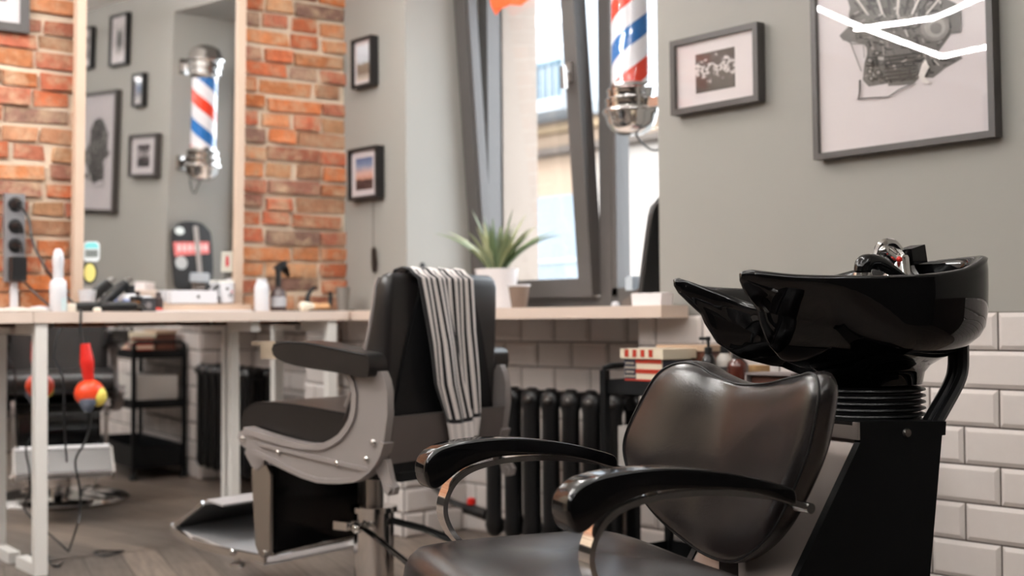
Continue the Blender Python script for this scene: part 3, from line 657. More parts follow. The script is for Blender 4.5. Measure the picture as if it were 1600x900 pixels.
    m = MB(); m.tube([(.05, .02, .275), (.16, .05, .255), (.31, .09, .205)], .011, 8); m.build('pedal_bar', MATTE, t)
    return t, rear, o, rz
CHAIR, REAR, CHO, CHRZ = barber_chair()

def towel():
    m = MB(); nu, nv = 90, 60; rows = []
    zt, z0 = 1.030, .528
    LE = [(1.03, -.166), (.94, -.146), (.85, -.128), (.70, -.099), (.60, -.05), (.528, -.028)]; RE = [(1.03, .083), (.94, .09), (.85, .098), (.70, .124), (.60, .137), (.528, .130)]
    def ip(T, z):
        if z >= T[0][0]: return T[0][1]
        for (za, ba), (zb, bb) in zip(T, T[1:]):
            if z >= zb: return bb + (ba - bb) * (z - zb) / (za - zb)
        return T[-1][1]
    for j in range(nv + 1):
        v = j / nv; row = []
        for i in range(nu + 1):
            u = i / nu
            if v > .88:                                   # over the top edge and a little down the front
                s = (v - .88) / .12; b = -.166 + .249 * u; th = min(1, s / .6) * math.pi
                a = .268 + .040 * math.cos(th); z = 1.013 + .022 * math.sin(th) + .003 * math.sin(u * 40)
                if s > .6: a = .228; z = 1.013 - (s - .6) * .15
            else:
                s = 1 - v / .88; z = 1.013 - s * (1.013 - z0) - .006 * math.sin(u * 5) * s
                b = ip(LE, z) + (ip(RE, z) - ip(LE, z)) * u
                e = .50 + .14 * s; k = max(0, min(1, (e - u) / .035 + .5)); k = k * k * (3 - 2 * k)
                a = REAR(z) + .023 + (.007 * math.sin(u * 21 + s * 2) + .006 * math.sin(u * 9 - s * 3)) * (.3 + .7 * s) + .016 * k * min(1, s * 2.5) + .012 * s
            row.append(V((a, b, z)))
        rows.append(row)
    m.loft(rows, close=False, caps=False, uv=True)
    o = m.build('towel', mat_stripes('striped_cotton'), None, CHO, CHRZ, ang=180)
    md = o.modifiers.new('thick', 'SOLIDIFY'); md.thickness = .004; md.offset = 1
    tag(o, 'black and white striped towel draped over the back of the barber chair', 'towel')
towel()

# ================================================================== RADIATOR, CART
def radiator():
    t = thing('radiator', 'black cast iron column radiator in the tiled niche under the window counter', 'radiator', (0, 0, 0))
    x = 1.06
    for i in range(7):
        m = MB(); X = x + i * .1045
        for y, r in ((-.05, .028), (.05, .028)):
            ring = [V((X + .044 * math.cos(2 * math.pi * k / 14), y + r * math.sin(2 * math.pi * k / 14), 0)) for k in range(14)]
            lv = [(.085, .35), (.10, .8), (.125, 1), (.16, .84), (.56, .84), (.595, 1.08), (.622, .85), (.634, .4)]
            m.loft([[V((X + (p.x - X) * (s if s > .75 else s), y + (p.y - y) * s, z)) for p in ring] for z, s in lv])
        m.box((X - .022, -.05, .10), (X + .022, .05, .14), bev=.008); m.box((X - .024, -.05, .575), (X + .024, .05, .628), bev=.01)
        m.cyl((X - .0523, -.02, .60), (X + .0523, -.02, .60), .024); m.cyl((X - .0523, -.02, .125), (X + .0523, -.02, .125), .024)
        sc_ = m.build('section', IRON, t)
        m = MB(); m.sph((X + .012, -.072, .600), .021, 12, sc=(1.1, .8, .8)); m.build('boss', mat('iron_highlight', (64, 60, 58), .22, .3), sc_)  # paler than the sections: the knob's highlight is put into its colour
    m = MB(); m.tube([(.455, .10, .225), (.62, .03, .20), (.78, -.03, .18), (.90, -.03, .165), (1.02, -.02, .14)], .0125, 8, sm=4); m.build('supply_pipe', IRON, t)
    m = MB(); m.cyl((.87, -.03, .165), (.98, -.02, .15), .021); vb = m.build('valve', IRON, t)
    m = MB(); m.lathe([(.017, 0), (.019, .006), (.017, .022), (.006, .026)], 8, Matrix.Translation((.90, -.03, .183))); m.build('valve_knob', RED, vb)
radiator()

def cart():
    X0, X1, Y0, Y1 = 1.94, 2.68, -.335, -.055
    t = thing('trolley', 'black metal trolley by the tiled wall holding the flag tin and bottles', 'trolley', (0, 0, 0)); m = MB()
    m = None
    for x in (X0, X1):
        for y in (Y0, Y1):
            q = MB(); q.box((x - .011, y - .011, .03), (x + .011, y + .011, .728 if x == X0 else .705), bev=.004); q.lathe([(.02, 0), (.024, .012), (.012, .03)], 12, Matrix.Translation((x, y, 0))); q.build('leg', MATTE, t)
    q = MB(); q.tube([(X0, Y0, .725), (X0, Y0, .735), (X0 + .01, Y0 + .02, .742), (X0 + .01, Y1 - .02, .742), (X0, Y1, .735), (X0, Y1, .725)], .009, 8); q.build('handle', MATTE, t)
    for z, h in ((.655, .045), (.385, .045), (.06, .12)):
        q = MB(); q.box((X0, Y0, z), (X1, Y1, z + .004))
        for a, b in (((X0, Y0, z), (X1, Y0 + .004, z + h)), ((X0, Y1 - .004, z), (X1, Y1, z + h)), ((X0, Y0, z), (X0 + .004, Y1, z + h)), ((X1 - .004, Y0, z), (X1, Y1, z + h))): q.box(a, b)
        q.build('tray', MATTE, t, smooth=False)
    zt = .660
    # flag tin
    fx0, fx1, fy0, fy1, z1 = 2.018, 2.172, -.328, -.20, .765
    b = thing('flag_tin', 'tin box printed with stars and red stripes, at the near end of the black trolley', 'box', (0, 0, 0))
    CRE = mat('tin_cream', (222, 208, 184), .4); TR = mat('tin_red', (170, 52, 34), .4); NAVY = mat('tin_navy', (42, 44, 58), .4)
    q = MB(); q.box((fx0, fy0, zt), (fx1, fy1, z1), bev=.004, m=CRE)
    nz = 7; hz = (z1 - zt) / nz
    for k in range(0, nz, 2):
        q.box((fx0 + (.048 if k >= 3 else .001), fy0 - .0012, zt + k * hz + .002), (fx1 - .001, fy0, zt + k * hz + hz), m=TR)
        q.box((fx0 - .0012, fy0 + .002, zt + k * hz + .002), (fx0, fy1 - .002, zt + k * hz + hz), m=TR)
    q.box((fx0 + .0005, fy0 - .0014, zt + 3 * hz), (fx0 + .048, fy0, z1 - .002), m=NAVY)
    for i in range(5):
        for j in range(4):
            cx, cz = fx0 + .006 + i * .009 + (.0045 if j % 2 else 0), zt + 3 * hz + .008 + j * .013
            st = [(cx + (.0042 if k % 2 == 0 else .0018) * math.sin(k * math.pi / 5), cz + (.0042 if k % 2 == 0 else .0018) * math.cos(k * math.pi / 5)) for k in range(10)]
            if cx < fx0 + .045: q.prism(st, fy0 - .0022, fy0 - .0014, XZ, m=CRE)
    q.box((fx1, fy0 + .003, zt + .003), (fx1 + .0012, fy1 - .003, z1 - .003), m=NAVY)
    q.build('tin_body', None, b, smooth=False)
    q = MB(); q.box((fx0 - .010, fy0 - .008, z1 + .001), (fx1 + .012, fy1 + .01, z1 + .030), bev=.006, m=CRE)
    for k in range(4): q.box((fx0 + .010 + k * .033, fy0 - .0092, z1 + .006), (fx0 + .026 + k * .033, fy0 - .0078, z1 + .028), m=TR)
    q.build('tin_lid', None, b)
    # wooden tray / box behind it
    q = MB(); q.box((2.03, -.185, zt), (2.215, -.07, .785), bev=.004); tag(q.build('wooden_box', mat_wood('dark_wood', (110, 62, 44), (84, 46, 34)), smooth=False), 'brown wooden box standing behind the flag tin on the black trolley', 'box')
    q = MB(); q.box((2.02, -.19, .786), (2.225, -.065, .804), bev=.003); tag(q.build('wooden_tray', mat_wood('dull_wood', (186, 160, 136), (168, 140, 116)), smooth=False), 'pale wooden tray lying on top of the brown box on the black trolley', 'tray')
    # pump bottles in front
    def pump(px, y, h, r, body, lab, cap=BLACK, nm='pump_bottle', lbl=None):
        p = hY(px, 560, y); r_ = thing(nm, lab, 'bottle', (p.x, y, zt), .4, 'bottles on the black trolley')
        q = MB(); q.lathe([(r * .9, 0), (r, .006), (r, h * .56), (r * .92, h * .63), (r * .5, h * .70), (r * .42, h * .72)], 18); bd = q.build('bottle_body', body, r_)
        if lbl:
            q = MB(); q.lathe([(r * 1.01, h * .15), (r * 1.01, h * .48)], 18, caps=False); q.build('paper_label', lbl, bd)
        q = MB(); q.lathe([(r * .55, h * .70), (r * .55, h * .82), (r * .2, h * .83), (r * .2, h * .92), (r * .34, h * .93), (r * .34, h), (0, h)], 14); q.box((-r * 1.25, -r * .2, h * .94), (0, r * .2, h * .99), bev=.001); q.build('pump', cap, r_)
    pump(1107, -.27, .172, .021, mat('dark_bottle', (28, 26, 26), .25), 'small black pump bottle on the trolley, leftmost of its three pump bottles', lbl=mat('label_white', (220, 214, 206), .6))
    pump(1132, -.225, .176, .024, mat('clear_bottle', (196, 190, 182), .15), 'clear pump bottle with a dark label, between the black and the dark red ones', lbl=mat('label_dark', (52, 48, 48), .5))
    pump(1153, -.28, .158, .030, BROWN, 'dark red amber pump bottle with a black pump on the trolley')
    p = hY(1180, 560, -.20)
    q = MB(); q.prism(rrect(.06, .07, .01), zt, zt + .09, XY, bev=.002, seg=1)
    for i in range(6):
        for j in range(7): q.cyl((-.024 + i * .0095, -.0345, zt + .012 + j * .011), (-.024 + i * .0095, -.037, zt + .012 + j * .011), .0035, seg=6)
    o = q.build('wicker_basket', mat('wicker_tan', (188, 150, 104), .7, 0, .2, 60, .6, 90), None, (p.x, -.20, 0)); tag(o, 'small woven tan basket behind the dark red pump bottle on the trolley', 'basket')
    p = hY(1205, 590, -.30); g = thing('product_box', 'grey open box with a dark inside on the trolley, right of the pump bottles', 'box', (p.x, -.27, zt), .1)
    q = MB(); w, d, h = .15, .10, .075
    for a, bb in (((-w / 2, -d / 2, 0), (-w / 2 + .006, d / 2, h)), ((w / 2 - .006, -d / 2, 0), (w / 2, d / 2, h)), ((-w / 2, d / 2 - .006, 0), (w / 2, d / 2, h)), ((-w / 2, -d / 2, h - .006), (w / 2, d / 2, h)), ((-w / 2, -d / 2, 0), (w / 2, d / 2, .004))): q.box(a, bb)
    q.build('box_shell', mat('box_grey', (128, 118, 116), .5), g, smooth=False)
    q = MB(); q.box((-w / 2 + .008, -d / 2 + .02, .005), (w / 2 - .008, d / 2 - .01, h - .01)); q.build('box_filling', mat('box_brown', (92, 50, 36), .6, 0, .3, 30), g, smooth=False)
    # shelves seen in the mirror panel
    q = MB(); q.box((1.97, -.31, .43), (2.33, -.08, .60), bev=.01); o = q.build('storage_box', mat('frosted_plastic', (190, 184, 178), .5, 0, .1, 6)); o.location.z = -.041; tag(o, 'frosted plastic storage box on the middle shelf of the black trolley', 'box')
cart()

# ================================================================== WINDOW COUNTER THINGS
def counter_things():
    # plant
    X, Y = .868, .13
    t = thing('potted_plant', 'spiky green aloe in a white pot on the window counter', 'plant', (X, Y, ZT))
    m = MB(); m.lathe([(.066, 0), (.070, .004), (.083, .148), (.086, .156), (.080, .157), (.074, .13), (0, .128)], 36); pt = m.build('pot', mat('white_ceramic', (226, 222, 222), .35), t)
    m = MB(); m.lathe([(.074, .128), (.05, .138), (0, .14)], 24); m.build('soil', mat('potting_soil', (50, 40, 33), .95, 0, .3, 60, .8, 90), pt)
    greens = [mat('aloe_green', (116, 128, 92), .4, 0, .25, 14), mat('aloe_light', (172, 176, 136), .4, 0, .2, 14), mat('aloe_dark', (84, 100, 68), .4, 0, .25, 14)]
    rs = random.Random(4)
    specs = [(-1.0, .30, 58), (-.85, .25, 48), (.95, .31, 64), (1.05, .29, 56), (.7, .25, 40), (.1, .27, 12), (-.3, .27, 18), (.45, .27, 26)]
    leaves = [(0 if s[0] > 0 else math.pi, s[1], s[2]) for s in specs]
    for k in range(24): leaves.append((rs.uniform(0, 2 * math.pi), rs.uniform(.16, .25), rs.uniform(4, 50)))
    for i, (az, L, til) in enumerate(leaves):
        az += rs.uniform(-.35, .35) if i < 8 else 0
        m = MB(); d = r0 * math.cos(az) + f0 * math.sin(az); side = u0.cross(d); rings = []; n = 9; p = d * .018 + V((0, 0, .13)); T = R(til) * .55
        for k in range(n + 1):
            s = k / n; w = .0165 * (1 - s ** 1.6) * (.7 + .6 * math.sin(min(1, s * 2.2) * math.pi / 2)) + .0006; th = w * .35
            dirv = d * math.sin(T) + u0 * math.cos(T); nn = side.cross(dirv)
            rings.append([p + side * w, p + nn * (th - w * .2), p - side * w, p - nn * (th + w * .45)])
            p = p + dirv * (L / n); T += R(til) * .85 / n
        m.loft(rings); m.build('leaf', greens[i % 3], t, ang=80)
    # cup, scalloped tray, little things
    m = MB(); m.lathe([(.027, 0), (.029, .003), (.040, .082)], 24); t = thing('paper_cup', 'brown cup with a white rim beside the white plant pot', 'cup', (hY(811, 460, .02).x, .02, ZT)); m.build('cup_body', mat('cup_brown', (116, 98, 86), .6), t)
    m = MB(); m.lathe([(.0405, .080), (.044, .083), (.044, .088), (.036, .088), (.036, .084)], 24); m.build('cup_rim', WHITE, t)
    m = MB(); w = .132; n = 48; top = [(-w / 2 + w * k / n, .036 + .005 * abs(math.sin(math.pi * 3 * k / n + .5))) for k in range(n + 1)]
    m.prism([(-w / 2 + .004, 0), (w / 2 - .004, 0)] + top[::-1], -.028, .028, XZ, bev=.0015, seg=1, ang=.9)
    o = m.build('scalloped_tray', mat('white_foam', (238, 232, 232), .6), None, (1.915, -.095, ZT)); tag(o, 'white tray with a wavy top edge on the right end of the window counter', 'tray')
    m = MB(); m.lathe([(.012, 0), (.016, .006), (.012, .02), (0, .022)], 14); tag(m.build('stopper', WHITE, None, (1.352, .30, ZT)), 'tiny white stopper on the window counter below the window mullion', 'stopper')
    # leaning deck board with stickers
    t = thing('deck_board', 'black rounded deck board with pink and white stickers leaning against the window reveal', 'board')
    x = V((0, 1, 0)); nn = V((-math.cos(R(11)), 0, math.sin(R(11)))); z = V((math.sin(R(11)), 0, math.cos(R(11)))); o = V((1.748, .115, ZT + .004))
    t.matrix_world = Matrix(((x.x, -nn.x, z.x, o.x), (x.y, -nn.y, z.y, o.y), (x.z, -nn.z, z.z, o.z), (0, 0, 0, 1)))
    ol = [(-.065, 0), (.07, 0), (.105, .05), (.118, .12), (.118, .30), (.095, .345), (.05, .375), (-.05, .375), (-.09, .345), (-.112, .30), (-.112, .06), (-.102, .02)]
    m = MB(); m.prism(spl2(ol, 3, True), 0, .020, XZ, bev=.003, seg=2, ang=.9); bd = m.build('board', mat('board_black', (38, 38, 38), .45), t, ang=40)
    STK = lambda nm, poly, c, y=-.0012: (lambda q: (q.prism([(-u_, v_) for u_, v_ in poly], y, -.0002, XZ), q.build(nm, mat('print_' + nm + str(c[0]), c, .4), bd, smooth=False)))(MB())
    STK('sticker', [(-.10, .205), (.105, .185), (.110, .262), (-.10, .270)], (222, 120, 116))
    for i in range(6): STK('sticker_lettering', [(-.088 + i * .031, .224 - i * .002), (-.070 + i * .031, .222 - i * .002), (-.070 + i * .031, .256 - i * .001), (-.078 + i * .031, .248), (-.088 + i * .031, .257 - i * .001)], (238, 214, 212), -.002)
    STK('sticker', [(.068 + .028 * math.cos(k * .35), .325 + .022 * math.sin(k * .35)) for k in range(18)], (226, 232, 228))
    STK('sticker', [(.068 + .036 * math.cos(k * .35), .150 + .036 * math.sin(k * .35)) for k in range(18)], (186, 188, 186))
    STK('strap', [(-.052, .06), (-.026, .06), (-.012, .355), (-.04, .355)], (160, 152, 146), -.004)
    # glass block and dark stand by the board
    t = thing('perfume_bottle', 'clear square glass bottle in a dark holder at the foot of the deck board', 'bottle', (1.668, .10, ZT), .2)
    m = MB(); m.prism([(-.05, 0), (.035, 0), (.04, .06), (.02, .066), (.0, .05), (-.03, .03), (-.05, .02)], -.03, .03, XZ, bev=.004); m.build('holder', mat('holder_taupe', (96, 86, 80), .5), t)
    m = MB(); m.box((-.022, -.05, .055), (.006, .05, .098), bev=.004); m.box((-.018, -.046, .098), (.002, .046, .104), bev=.002); m.build('glass_flask', mat('flask_glass', (186, 196, 204), .08, 0, coat=.5), t)
    # things behind the barber chair on the bench corner
    t = thing('grey_cup', 'small grey cup just left of the barber chair backrest', 'cup', B(-.115, .17, ZT)); m = MB(); m.lathe([(.024, 0), (.030, .10), (.027, .10), (.024, .06), (0, .058)], 20); m.build('cup_body', mat('cup_grey', (120, 114, 108), .4), t); m = MB(); m.tube([(-.028, 0, .08), (-.045, 0, .07), (-.042, 0, .04), (-.026, 0, .03)], .004, 6, sm=3); m.build('cup_handle', mat('cup_grey', (0, 0, 0)), t)
    p = hY(658, 415, .08); t = thing('bottle', 'black ball topped bottle just showing above the draped barber chair', 'bottle', (p.x, .08, ZT)); m = MB(); m.lathe([(.025, 0), (.026, .10), (.012, .13), (.010, .165)], 16); m.build('bottle_body', BLACK, t); m = MB(); m.sph((0, 0, .182), .019); m.build('ball_cap', BLACK, t)
counter_things()

# ================================================================== PICTURES, POLE, HANGING THINGS
def picture(x0, x1, z0, z1, lab, dep=.035, fw_=.016, border=(.05, .05), pm=None, fm=DARKF, roll=0, extra=None, group='framed pictures on the grey wall'):
    w, h = x1 - x0, z1 - z0; t = thing('picture', lab, 'picture', ((x0 + x1) / 2, -.004, z0), 0, group); t.rotation_euler.y = roll
    m = MB()
    for a, b in (((-w / 2, -dep, 0), (-w / 2 + fw_, 0, h)), ((w / 2 - fw_, -dep, 0), (w / 2, 0, h)), ((-w / 2 + fw_, -dep, 0), (w / 2 - fw_, 0, fw_)), ((-w / 2 + fw_, -dep, h - fw_), (w / 2 - fw_, 0, h))): m.box(a, b, bev=.0015, seg=1)
    m.build('picture_frame', fm, t, smooth=False)
    m = MB(); m.box((-w / 2 + fw_, -dep + .014, fw_), (w / 2 - fw_, -.002, h - fw_)); m.build('mount', PAPER, t, smooth=False)
    yb = -dep + .0132
    if pm:
        bx, bz = border; m = MB(); m.face([V((-w / 2 + bx, yb, bz)), V((w / 2 - bx, yb, bz)), V((w / 2 - bx, yb, h - bz)), V((-w / 2 + bx, yb, h - bz))], pm, [(0, 0), (1, 0), (1, 1), (0, 1)]); m.build('print', None, t, smooth=False)
    if extra: extra(t, yb, w, h, x0, z0)
    m = MB(); m.box((-w / 2 + fw_ - .001, -dep + .005, fw_ - .001), (w / 2 - fw_ + .001, -dep + .007, h - fw_ + .001)); m.build('picture_glass', PGLASS, t, smooth=False)
    return t
BWP = mat_print('bw_photo', [(.0, (28, 24, 26)), (.42, (52, 44, 46)), (.5, (170, 160, 160)), (.62, (226, 218, 218)), (.72, (64, 54, 56)), (1, (40, 26, 30))], noise=1.6, nscale=6)
SUN = mat_print('sunset_photo', [(0, (46, 30, 30)), (.30, (70, 44, 42)), (.34, (196, 140, 120)), (.5, (214, 172, 158)), (.75, (120, 140, 168)), (1, (72, 98, 140))], noise=.15, nscale=5)
TOWER = mat_print('tower_photo', [(0, (214, 200, 186)), (.2, (120, 110, 98)), (.45, (130, 122, 108)), (.52, (196, 204, 212)), (.8, (214, 224, 232)), (1, (226, 232, 238))], noise=.4, nscale=9)
DK = mat_print('dark_photo', [(0, (200, 190, 186)), (.35, (60, 60, 60)), (.6, (40, 44, 44)), (.8, (120, 120, 118)), (1, (226, 220, 218))], noise=.9, nscale=5)
BLU = mat_print('blue_photo', [(0, (220, 216, 214)), (.3, (150, 150, 156)), (.6, (120, 140, 170)), (1, (214, 222, 230))], noise=.9, nscale=6)

def engine(t, yb, w, h, x0, z0):
    """monochrome line-and-wash drawing of an engine: flat ink patches on the paper"""
    def P(cx, cy):
        p = hY(1270 + cx / 5.293, cy / 5.293, -.02); return (p.x - x0 - w / 2, p.z - z0)
    rs = random.Random(11); m = MB(); cnt = [0]
    def patch(poly, g):
        cnt[0] += 1; y = yb - .00006 * cnt[0] / 4
        f = m.face([V((u, y, v)) for u, v in poly]); m.col([f], (g, g * .97, g * .95))
    ol = [(300, -40), (330, 60), (318, 120), (332, 200), (240, 290), (270, 330), (440, 362), (480, 410), (445, 520), (430, 660), (480, 715), (640, 690), (640, 712), (850, 700), (900, 640), (1010, 650), (1110, 570), (1260, 490), (1240, 470), (1080, 500), (1060, 430), (1165, 285), (1245, 275), (1252, 90), (1200, 30), (1010, -60), (980, -330), (820, -420), (640, -420), (500, -330)]
    patch([P(*p) for p in ol], 104)
    def inside(x, y):
        c = False
        for i in range(len(ol)):
            (x1, y1), (x2, y2) = ol[i], ol[i - 1]
            if (y1 > y) != (y2 > y) and x < (x2 - x1) * (y - y1) / (y2 - y1) + x1: c = not c
        return c
    k = 0
    while k < 420:
        x, y = rs.uniform(240, 1260), rs.uniform(-400, 720)
        if not inside(x, y): continue
        a = rs.choice((0, .1, 1.5, 1.2, .8, -.5)); l, ww = rs.uniform(18, 85), rs.uniform(6, 26); c_, s_ = math.cos(a), math.sin(a)
        q = [(x + c_ * i * l / 2 - s_ * j * ww / 2, y + s_ * i * l / 2 + c_ * j * ww / 2) for i, j in ((-1, -1), (1, -1), (1, 1), (-1, 1))]
        if all(inside(*p) for p in q): patch([P(*p) for p in q], rs.choice((24, 32, 44, 56, 70, 86, 110, 150, 188)))
        k += 1
    for i in range(9):                                   # fan of cooling pipes
        x = 480 + i * 60; patch([P(x + (x - 700) * .5, -30), P(x + 26 + (x - 700) * .5, -30), P(x + 20, 125), P(x, 125)], 60 if i % 2 else 205)
    def disc(cx, cy, r, g): patch([P(cx + r * math.cos(k * .45), cy + r * math.sin(k * .45)) for k in range(14)], g)
    disc(1040, 230, 120, 128); disc(1040, 230, 90, 152); disc(1050, 240, 50, 108)
    for x, y, r in ((500, 500, 26), (500, 590, 24), (510, 650, 20), (560, 440, 22), (570, 600, 26)): disc(x, y, r, 50); disc(x, y, r * .6, 150)
    for i in range(7): patch([P(620, 470 + i * 32), P(880, 440 + i * 32), P(880, 452 + i * 32), P(620, 482 + i * 32)], 58)
    patch([P(1175, 120), P(1250, 100), P(1252, 270), P(1180, 280)], 92)
    patch([P(930, 540), P(960, 500), P(990, 560), P(950, 640), P(1010, 700), P(930, 690), P(900, 630)], 226)
    def line(pts, ww, g):
        for a, b in zip(pts, pts[1:]):
            A, Bq = V(P(*a)).to_2d() if False else V(P(*a) + (0,)), V(P(*b) + (0,)); d = (Bq - A); d.normalize(); nrm = V((-d.y, d.x, 0)) * ww / 2
            patch([((A + nrm).x, (A + nrm).y), ((Bq + nrm).x, (Bq + nrm).y), ((Bq - nrm).x, (Bq - nrm).y), ((A - nrm).x, (A - nrm).y)], g)
    line([(335, 330), (430, 590)], .003, 96); line([(440, 250), (455, 480)], .002, 120); line([(300, 330), (360, 362), (450, 362)], .003, 110)
    line([(395, 818), (480, 812), (650, 806), (740, 745), (860, 695)], .004, 96); line([(418, 660), (416, 760), (405, 815)], .006, 70)
    m.build('drawing', mat_attr('ink_wash', .7, 0, 60, .12), t, smooth=False)

picture(1.952, 2.308, 1.536, 1.776, 'small landscape frame with a black and white group photo beside the striped barber pole', .036, .019, (.098, .058), BWP, roll=R(-.4))
picture(2.506, 3.072, 1.341, 2.05, 'large dark frame with an engine drawing on the grey wall above the wash basin', .036, .018, (.1, .1), None, roll=R(-.6), extra=engine)
picture(2.155, 2.300, 1.932, 2.118, 'small upright frame with a bluish photo, seen in the mirror above the landscape one', .03, .014, (.03, .035), BLU, BLACKF)
picture(2.395, 2.635, 2.182, 2.478, 'upright frame with one dark figure print, highest one seen in the mirror', .03, .014, (.075, .06), DK, BLACKF)
picture(2.90, 3.14, 2.20, 2.45, 'frame cut off by the left edge of the mirror, high on the grey wall', .03, .014, (.06, .06), BWP, BLACKF)
s = picture(.082, .300, 1.397, 1.617, 'small square frame with a sunset photo by the window reveal', .04, .014, (.045, .042), SUN, BLACKF)
s = picture(.112, .262, 1.875, 2.085, 'small upright frame with a tower photo above the sunset frame', .04, .012, (.028, .03), TOWER, BLACKF)
def brick_picture():
    p = hB(45, 53, .03); tt = (p - B0).dot(BT); w, h = .44, .55
    t = thing('picture', 'dark grey frame on the brick wall left of the tall mirror', 'picture', B(tt - w / 2, .012, p.z), BANG)
    m = MB(); fw_ = .032; dep = .03
    for a, b in (((-w / 2, -dep, 0), (-w / 2 + fw_, 0, h)), ((w / 2 - fw_, -dep, 0), (w / 2, 0, h)), ((-w / 2 + fw_, -dep, 0), (w / 2 - fw_, 0, fw_)), ((-w / 2 + fw_, -dep, h - fw_), (w / 2 - fw_, 0, h))): m.box(a, b, bev=.002, seg=1)
    m.build('picture_frame', DARKF, t, smooth=False)
    m = MB(); m.box((-w / 2 + fw_, -dep + .012, fw_), (w / 2 - fw_, -.002, h - fw_)); m.build('mount', PAPER, t, smooth=False)
    m = MB(); m.face([V((-w / 2 + .09, -dep + .0115, .11)), V((w / 2 - .08, -dep + .0115, .11)), V((w / 2 - .08, -dep + .0115, h - .09)), V((-w / 2 + .09, -dep + .0115, h - .09))], mat_print('red_print', [(0, (60, 52, 54)), (.4, (150, 60, 58)), (.6, (206, 190, 186)), (1, (90, 84, 84))], noise=1.2, nscale=5), [(0, 0), (1, 0), (1, 1), (0, 1)]); m.build('print', None, t, smooth=False)
    m = MB(); m.box((-w / 2 + fw_ - .001, -dep + .004, fw_ - .001), (w / 2 - fw_ + .001, -dep + .006, h - fw_ + .001)); m.build('picture_glass', PGLASS, t, smooth=False)
brick_picture()

def barber_pole():
    X, Y = 1.650, .090
    t = thing('barber_pole', 'red white and blue striped barber pole with chrome ends on the window reveal', 'barber pole', (X, Y, 1.515))
    m = MB(); m.lathe([(.066, .175), (.066, .545)], 40, uv=True, caps=False); m.build('striped_cylinder', mat_pole(), t)
    m = MB(); m.lathe([(.0685, .172), (.0685, .548)], 40, caps=False); m.build('glass_sleeve', GLASS, t)
    lo = [(.004, 0), (.04, .004), (.066, .018), (.084, .042), (.090, .068), (.098, .074), (.100, .082), (.098, .090), (.088, .095), (.088, .112), (.091, .116), (.091, .124), (.082, .130), (.082, .146), (.085, .150), (.085, .158), (.072, .166), (.070, .178)]
    m = MB(); m.lathe(lo, 40); m.build('bottom_cap', CHROME, t, ang=50)
    m = MB(); m.lathe([(r, .72 - z) for r, z in lo][::-1], 40); m.build('top_cap', CHROME, t, ang=50)
    for z in (.10, .62):
        m = MB(); m.box((.08, -.022, z - .016), (WS1 - X, .022, z + .016), bev=.003); m.box((WS1 - X - .012, -.05, z - .04), (WS1 - X, .05, z + .04), bev=.004); m.build('wall_bracket', CHROME, t)
    m = MB(); m.tube([(.02, 0, .003), (.05, 0, -.03), (.10, .01, -.06), (.16, .02, -.04), (WS1 - X - .004, .03, .02)], .0035, 6, sm=5); m.build('power_cord', BLACK, t)
barber_pole()

def hanging():
    t = thing('paper_pennant', 'orange paper pennant hanging at the top of the open window', 'pennant', (0, 0, 0)); m = MB()
    xy = [(755, -60), (764, 8), (773, 24), (786, 14), (800, 8), (813, 9), (826, -4), (832, -60)]
    pts = [hY(x, y, .235) for x, y in xy]; n = len(pts)
    A = [m.bm.verts.new(p + V((0, .012 * math.sin(i * 1.3), 0))) for i, p in enumerate(pts)]; m.bm.faces.new(A)
    o = m.build('paper', mat('orange_paper', (240, 96, 48), .7), t, smooth=False); md = o.modifiers.new('thick', 'SOLIDIFY'); md.thickness = .0012
    m = MB(); m.tube([pts[0], V((pts[0].x, .236, 2.42))], .0012, 5); m.tube([pts[-1], V((pts[-1].x, .236, 2.42))], .0012, 5); m.build('string', BLACK, t)
    t = thing('door_key', 'dark key on a thin cord hanging below the sunset frame', 'key', (.238, -.018, 1.09)); m = MB()
    m.tube([(0, 0, .30), (.001, -.002, .12), (0, 0, .10)], .0014, 5); m.build('cord', BLACK, t)
    m = MB(); m.prism([(-.006, .10), (.006, .10), (.012, .06), (.016, .03), (.008, -.005), (-.004, .005), (-.010, .04)], -.006, .006, XZ, bev=.002); m.tube([(-.012, 0, .075), (-.008, 0, .095), (.006, 0, .105)], .003, 6, sm=3); m.build('key_blade', mat('key_dark', (52, 46, 42), .4, .4), t)
hanging()

